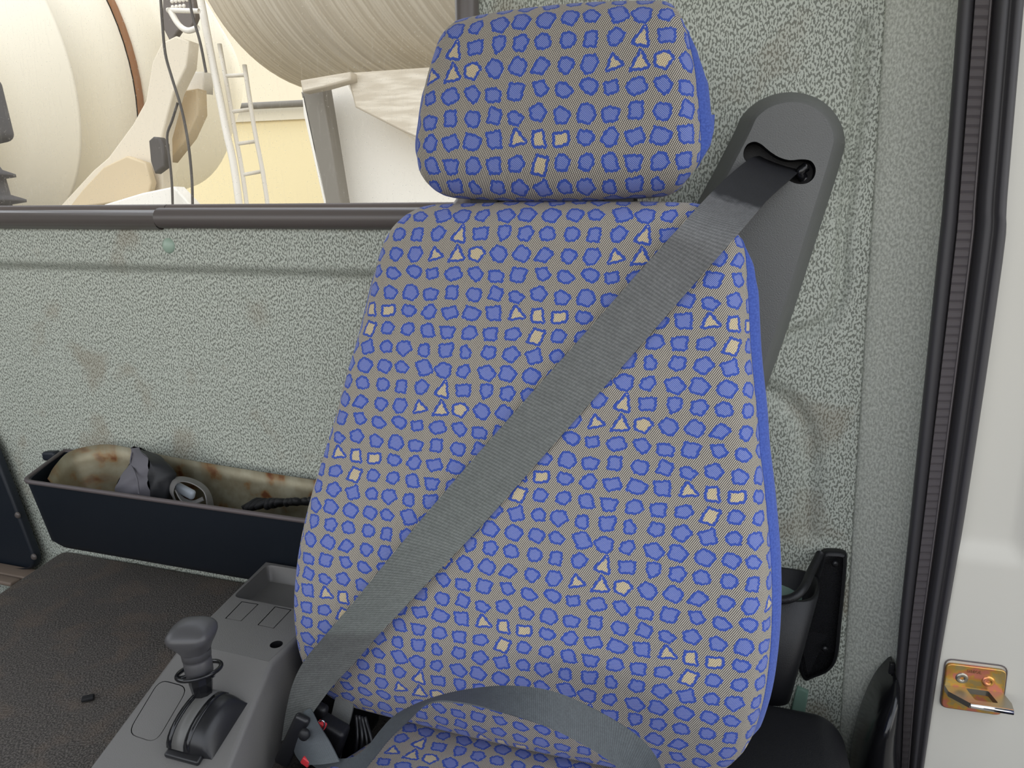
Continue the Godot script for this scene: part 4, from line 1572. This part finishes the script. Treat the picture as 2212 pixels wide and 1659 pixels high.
func build_outdoors() -> void:
	var f := setting("yard_ground")
	var st := begin(false)
	box(st, Vector3(-60, -1.25, -60), Vector3(60, -1.15, 60))
	part("paving", st, M.yard_ground, f)
	f = setting("yard_wall")
	st = begin(false)
	var wt := 2.7977
	box(st, Vector3(-20, -1.15, -9.3), Vector3(3, wt, -9))
	part("wall_face", st, M.yard_wall, f)
	st = begin(false)
	box(st, Vector3(-20, wt, -9.35), Vector3(3, 2.9736, -8.95))
	part("coping", st, M.yard_coping, f)
	rod(f, "pipe", [Vector3(-8.7145, 3.0028, -8.8000), Vector3(-6.0159, 2.9922, -8.8000)], 0.05, M.post_grey)
	f = setting("warehouse")
	st = begin(false)
	box(st, Vector3(-16, -1.15, -16), Vector3(4, 7, -15))
	part("facade", st, M.warehouse_cream, f)
	# left mixer drum: domed end towards the cab, rusty rim band
	var t := thing("mixer_drum", "cream mixer drum with a rusty rim band, left in the rear window", "mixer drum", Vector3(-5.8489, 1.2064, -4.0971))
	var df := frame(Vector3(-5.8489, 2.5064, -4.0971), Vector3(-0.1077, -0.1119, 0.6587), Vector3.UP)
	st = begin()
	lathe(st, [Vector2(1.3, 0.03), Vector2(1.27, 0.2), Vector2(1.2, 0.44), Vector2(1.215, 0.445), Vector2(1.2, 0.46), Vector2(1.08, 0.75), Vector2(0.9, 0.995), Vector2(0.915, 1.0), Vector2(0.89, 1.015), Vector2(0.6, 1.22), Vector2(0.3, 1.33), Vector2(0.0, 1.36)], df, 64)
	part("domed_end", st, M.drum_cream, t)
	st = begin()
	lathe(st, [Vector2(1.3, 0.02), Vector2(1.33, 0.02), Vector2(1.33, -0.02), Vector2(1.3, -0.02)], df, 64)
	part("rim_band", st, M.rust_band, t, "rusty brown rim band")
	st = begin()
	lathe(st, [Vector2(1.3, -0.02), Vector2(1.34, -0.06), Vector2(1.36, -0.28), Vector2(1.33, -0.4), Vector2(1.2, -0.5), Vector2(1.1, -1.2), Vector2(0.6, -1.8), Vector2(0.0, -1.8)], df, 64)
	part("drum_barrel", st, M.drum_cream, t)
	# right mixer drum: ribbed beige barrel overhead
	t = thing("mixer_barrel", "streaked beige mixer barrel with a raised rib, high behind the rear window", "mixer barrel", Vector3(-3.3057, 2.3551, -4.5472))
	df = frame(Vector3(-3.3057, 3.3551, -4.5472), Vector3(0.9081, -0.0327, 0.4401), Vector3.UP)
	st = begin()
	lathe(st, [Vector2(0.0, -0.25), Vector2(0.7, -0.2), Vector2(0.95, -0.08), Vector2(1.02, 0.0), Vector2(1.05, 1.0)], df, 72)
	part("rear_section", st, M.drum_beige, t)
	st = begin()
	lathe(st, [Vector2(1.05, 1.0), Vector2(1.07, 1.01), Vector2(1.075, 1.08), Vector2(1.055, 1.1), Vector2(1.055, 1.16), Vector2(1.075, 1.18), Vector2(1.075, 1.22), Vector2(1.055, 1.24)], df, 72)
	part("rib", st, M.drum_beige, t)
	st = begin()
	lathe(st, [Vector2(1.055, 1.24), Vector2(1.07, 1.7), Vector2(1.05, 2.4), Vector2(0.9, 2.9), Vector2(0.0, 2.9)], df, 72)
	part("front_section", st, M.drum_beige, t)
	# frame and chute under the barrel
	t = thing("mixer_chassis", "white and beige support frame with a grey post under the beige barrel", "frame", Vector3(-2.3507, 1.3895, -3.4000))
	plate(t, "white_panel", [Vector2(-2.6555, 2.1816), Vector2(-2.4689, 2.1837), Vector2(-2.3912, 2.0231), Vector2(-2.0903, 1.8773), Vector2(-1.9271, 1.7616), Vector2(-1.5101, 1.3442), Vector2(-1.5156, -1.1490), Vector2(-2.4326, -1.1490), Vector2(-2.5443, 1.3942)], -3.6, 0.1, M.pale_frame)
	plate(t, "grey_post", [Vector2(-2.6770, 2.0956), Vector2(-2.5240, 2.1247), Vector2(-2.4302, 1.3900), Vector2(-2.3592, -1.1490), Vector2(-2.5035, -1.1490), Vector2(-2.5526, 1.3906)], -3.4, 0.12, M.post_grey)
	plate(t, "post_edge", [Vector2(-2.6710, 2.1127), Vector2(-2.6456, 2.0863), Vector2(-2.5226, 1.3896), Vector2(-2.4741, -1.1490), Vector2(-2.5029, -1.1490), Vector2(-2.5575, 1.3898), Vector2(-2.6690, 1.9604)], -3.38, 0.1, M.pale_frame)
	plate(t, "hopper_side", [Vector2(-2.2968, 2.1723), Vector2(-1.5762, 2.1736), Vector2(-1.5849, 1.6709), Vector2(-1.9501, 1.8276), Vector2(-2.2499, 1.9725)], -3.3, 0.1, M.drum_beige)
	plate(t, "cross_beam", [Vector2(-2.5720, 2.1320), Vector2(-2.2284, 2.1611), Vector2(-2.2249, 2.1137), Vector2(-2.4058, 2.0807), Vector2(-2.5643, 2.0616)], -3.2, 0.08, M.drum_beige)
	# ladder
	t = thing("ladder", "white metal ladder leaning behind the cab, between the two drums", "ladder", Vector3(-3.5763, 1.4053, -3.9000))
	rod(t, "rail", [Vector3(-3.7468, 2.5820, -3.9000), Vector3(-3.6821, 2.0066, -3.9000), Vector3(-3.6174, 1.2108, -3.9000), Vector3(-3.5854, -1.1490, -3.9000)], 0.017, M.pale_frame)
	rod(t, "rail", [Vector3(-3.5420, 2.4253, -3.9000), Vector3(-3.5036, 2.0001, -3.9000), Vector3(-3.4256, 1.2117, -3.9000), Vector3(-3.3856, -1.1490, -3.9000)], 0.017, M.pale_frame)
	for y in [Vector3(-3.7184, 2.3579, -3.9000), Vector3(-3.5413, 2.3546, -3.9000), Vector3(-3.7054, 2.1009, -3.9000), Vector3(-3.5129, 2.1126, -3.9000), Vector3(-3.6761, 1.8684, -3.9000), Vector3(-3.4864, 1.8829, -3.9000), Vector3(-3.6456, 1.6389, -3.9000), Vector3(-3.4623, 1.6629, -3.9000), Vector3(-3.6335, 1.3880, -3.9000), Vector3(-3.4366, 1.4080, -3.9000)].size() / 2:
		var pr := [Vector3(-3.7184, 2.3579, -3.9000), Vector3(-3.5413, 2.3546, -3.9000), Vector3(-3.7054, 2.1009, -3.9000), Vector3(-3.5129, 2.1126, -3.9000), Vector3(-3.6761, 1.8684, -3.9000), Vector3(-3.4864, 1.8829, -3.9000), Vector3(-3.6456, 1.6389, -3.9000), Vector3(-3.4623, 1.6629, -3.9000), Vector3(-3.6335, 1.3880, -3.9000), Vector3(-3.4366, 1.4080, -3.9000)]
		rod(t, "rung", [pr[y * 2], pr[y * 2 + 1]], 0.014, M.pale_frame)
	t = thing("hand_rail", "thick white hand-rail pole standing left of the ladder", "rail", Vector3(-3.4522, 1.3983, -3.5500))
	rod(t, "pole", [Vector3(-3.6027, 2.8625, -3.5500), Vector3(-3.5448, 2.3881, -3.5500), Vector3(-3.4855, 1.9574, -3.5500), Vector3(-3.4210, 1.3162, -3.5500), Vector3(-3.3830, -1.1490, -3.5500)], 0.026, M.pale_frame)
	# pedestal of the left drum
	t = thing("drum_pedestal", "white and tan drum pedestal with a black box, beside the cream drum", "pedestal", Vector3(-4.0597, 1.3989, -3.4000))
	plate(t, "main_web", [Vector2(-3.9231, 2.3707), Vector2(-3.8269, 2.4855), Vector2(-3.7036, 2.5219), Vector2(-3.5993, 2.4854), Vector2(-3.6391, 2.3240), Vector2(-3.7666, 2.1635), Vector2(-3.8433, 2.0116), Vector2(-3.9114, 1.8718), Vector2(-3.9706, 1.3501), Vector2(-4.0635, -1.1490), Vector2(-5.2895, -1.1490), Vector2(-4.9653, 1.3881), Vector2(-4.5736, 1.6591), Vector2(-4.4129, 1.7493), Vector2(-4.1552, 1.9696), Vector2(-4.0159, 2.1223)], -3.5, 0.1, M.dusty_frame)
	plate(t, "tan_web", [Vector2(-4.3691, 1.6718), Vector2(-4.1464, 1.7438), Vector2(-3.9887, 1.6957), Vector2(-3.9556, 1.5584), Vector2(-4.0049, 1.4464), Vector2(-4.3474, 1.4162), Vector2(-4.7493, 1.3849), Vector2(-4.5913, 1.5179)], -3.35, 0.05, M.tan_frame)
	plate(t, "side_strut", [Vector2(-3.9644, 2.2043), Vector2(-3.7385, 2.2220), Vector2(-3.7513, 2.0498), Vector2(-3.8666, 1.8910), Vector2(-4.0631, 1.7229), Vector2(-4.1029, 1.7474), Vector2(-4.0396, 2.0220)], -3.7, 0.1, M.tan_frame)
	plate(t, "side_gusset", [Vector2(-3.9645, 2.3664), Vector2(-3.7489, 2.3544), Vector2(-3.7660, 2.2104), Vector2(-3.9813, 2.2371)], -3.8, 0.1, M.pale_frame)
	plate(t, "foot_plate", [Vector2(-4.1936, 1.4056), Vector2(-3.8567, 1.4785), Vector2(-3.5848, 1.5185), Vector2(-3.4688, 1.4074), Vector2(-3.4496, 1.3152), Vector2(-4.2502, 1.3159)], -3.2, 0.1, M.pale_frame)
	plate(t, "black_box", [Vector2(-3.8338, 1.8255), Vector2(-3.7907, 1.8514), Vector2(-3.7483, 1.8470), Vector2(-3.7153, 1.8038), Vector2(-3.7199, 1.6579), Vector2(-3.8134, 1.6105), Vector2(-3.8375, 1.6912)], -3.25, 0.06, M.hose_black)
	plate(t, "dark_grille", [Vector2(-4.1676, 2.9791), Vector2(-3.9090, 2.9571), Vector2(-3.8994, 2.7678), Vector2(-3.9614, 2.6767), Vector2(-4.0667, 2.6841), Vector2(-4.1500, 2.6087), Vector2(-4.2116, 2.7267)], -3.9, 0.05, M.grille_dark)
	rod(t, "bracket_arm", [Vector3(-3.7303, 2.6891, -3.4000), Vector3(-3.6706, 2.5928, -3.4000), Vector3(-3.6002, 2.5474, -3.4000), Vector3(-3.5117, 2.5583, -3.4000)], 0.02, M.pale_frame)
	rod(t, "bracket_arm", [Vector3(-3.7464, 2.6846, -3.4000), Vector3(-3.4916, 2.6590, -3.4000)], 0.016, M.pale_frame)
	for k in 9:
		var gp: Vector3 = Vector3(-4.0919, 2.8868, -3.8500)
		st = begin()
		lathe(st, [Vector2(0, 0.01), Vector2(0.014, 0.006), Vector2(0.016, 0)], frame(gp + Vector3((k % 5) * 0.034, -floorf(k / 5.0) * 0.04, 0), Vector3(0, 0, 1)), 8)
		part("grille_stud", st, M.pale_frame, t)
	# hoses
	t = thing("long_hose", "long thin black hose hanging in front of the drum pedestal", "hose", Vector3(-3.3616, 1.3879, -3.0000))
	rod(t, "hose", [Vector3(-3.4346, 2.6663, -3.0000), Vector3(-3.4428, 2.5114, -3.0000), Vector3(-3.4461, 2.3134, -3.0000), Vector3(-3.4136, 2.1635, -3.0000), Vector3(-3.3667, 1.9838, -3.0000), Vector3(-3.3424, 1.7885, -3.0000), Vector3(-3.3411, 1.5758, -3.0000), Vector3(-3.3561, 1.4025, -3.0000), Vector3(-3.3944, 1.0451, -3.0000)], 0.0085, M.hose_black)
	t = thing("short_hose", "short black hose left of the white hand-rail pole", "hose", Vector3(-3.2382, 2.1990, -3.1000))
	rod(t, "hose", [Vector3(-3.3140, 2.7099, -3.1000), Vector3(-3.2995, 2.5517, -3.1000), Vector3(-3.2605, 2.3894, -3.1000), Vector3(-3.2369, 2.2098, -3.1000)], 0.0085, M.hose_black)
	t = thing("looped_hose", "thin black hose looping past the small black box", "hose", Vector3(-3.5591, 1.4940, -3.0500))
	rod(t, "hose", [Vector3(-3.4343, 2.0299, -3.0500), Vector3(-3.4921, 1.9258, -3.0500), Vector3(-3.5462, 1.8283, -3.0500), Vector3(-3.5460, 1.6698, -3.0500), Vector3(-3.5516, 1.4939, -3.0500), Vector3(-3.5896, 1.1628, -3.0500)], 0.008, M.hose_black)
	# air intake bellows close behind the cab
	t = thing("intake_bellows", "dark rubber air-intake bellows at the left edge of the rear window", "bellows", Vector3(-1.6824, 1.3051, -0.3500))
	var bx := Vector3(-1.6476, 1.4468, -0.3500)
	st = begin()
	rbox(st, Vector3(-1.6313, 1.5361, -0.3500), Vector3(0.12, 0.14, 0.12), 0.02, Basis(Vector3(0, 0, 1), 0.12), 3)
	part("intake_box", st, M.bellows_black, t)
	st = begin()
	var y0: float = Vector3(-1.6476, 1.4468, -0.3500).y
	lathe(st, [Vector2(0.05, 0.06), Vector2(0.05, -0.02), Vector2(0.058, -0.035), Vector2(0.082, -0.044), Vector2(0.082, -0.05), Vector2(0.062, -0.054), Vector2(0.066, -0.09), Vector2(0.095, -0.1), Vector2(0.095, -0.106), Vector2(0.066, -0.112), Vector2(0.068, -0.15), Vector2(0.09, -0.16), Vector2(0.068, -0.17), Vector2(0.068, -0.3)], Transform3D(Basis(), bx), 32)
	part("bellows", st, M.bellows_black, t)

func _ready() -> void:
	build_camera()
	build_light()
	make_materials()
	build_shell()
	build_engine_cover()
	build_seat()
	build_console()
	build_bins()
	build_belt()
	build_striker()
	build_outdoors()
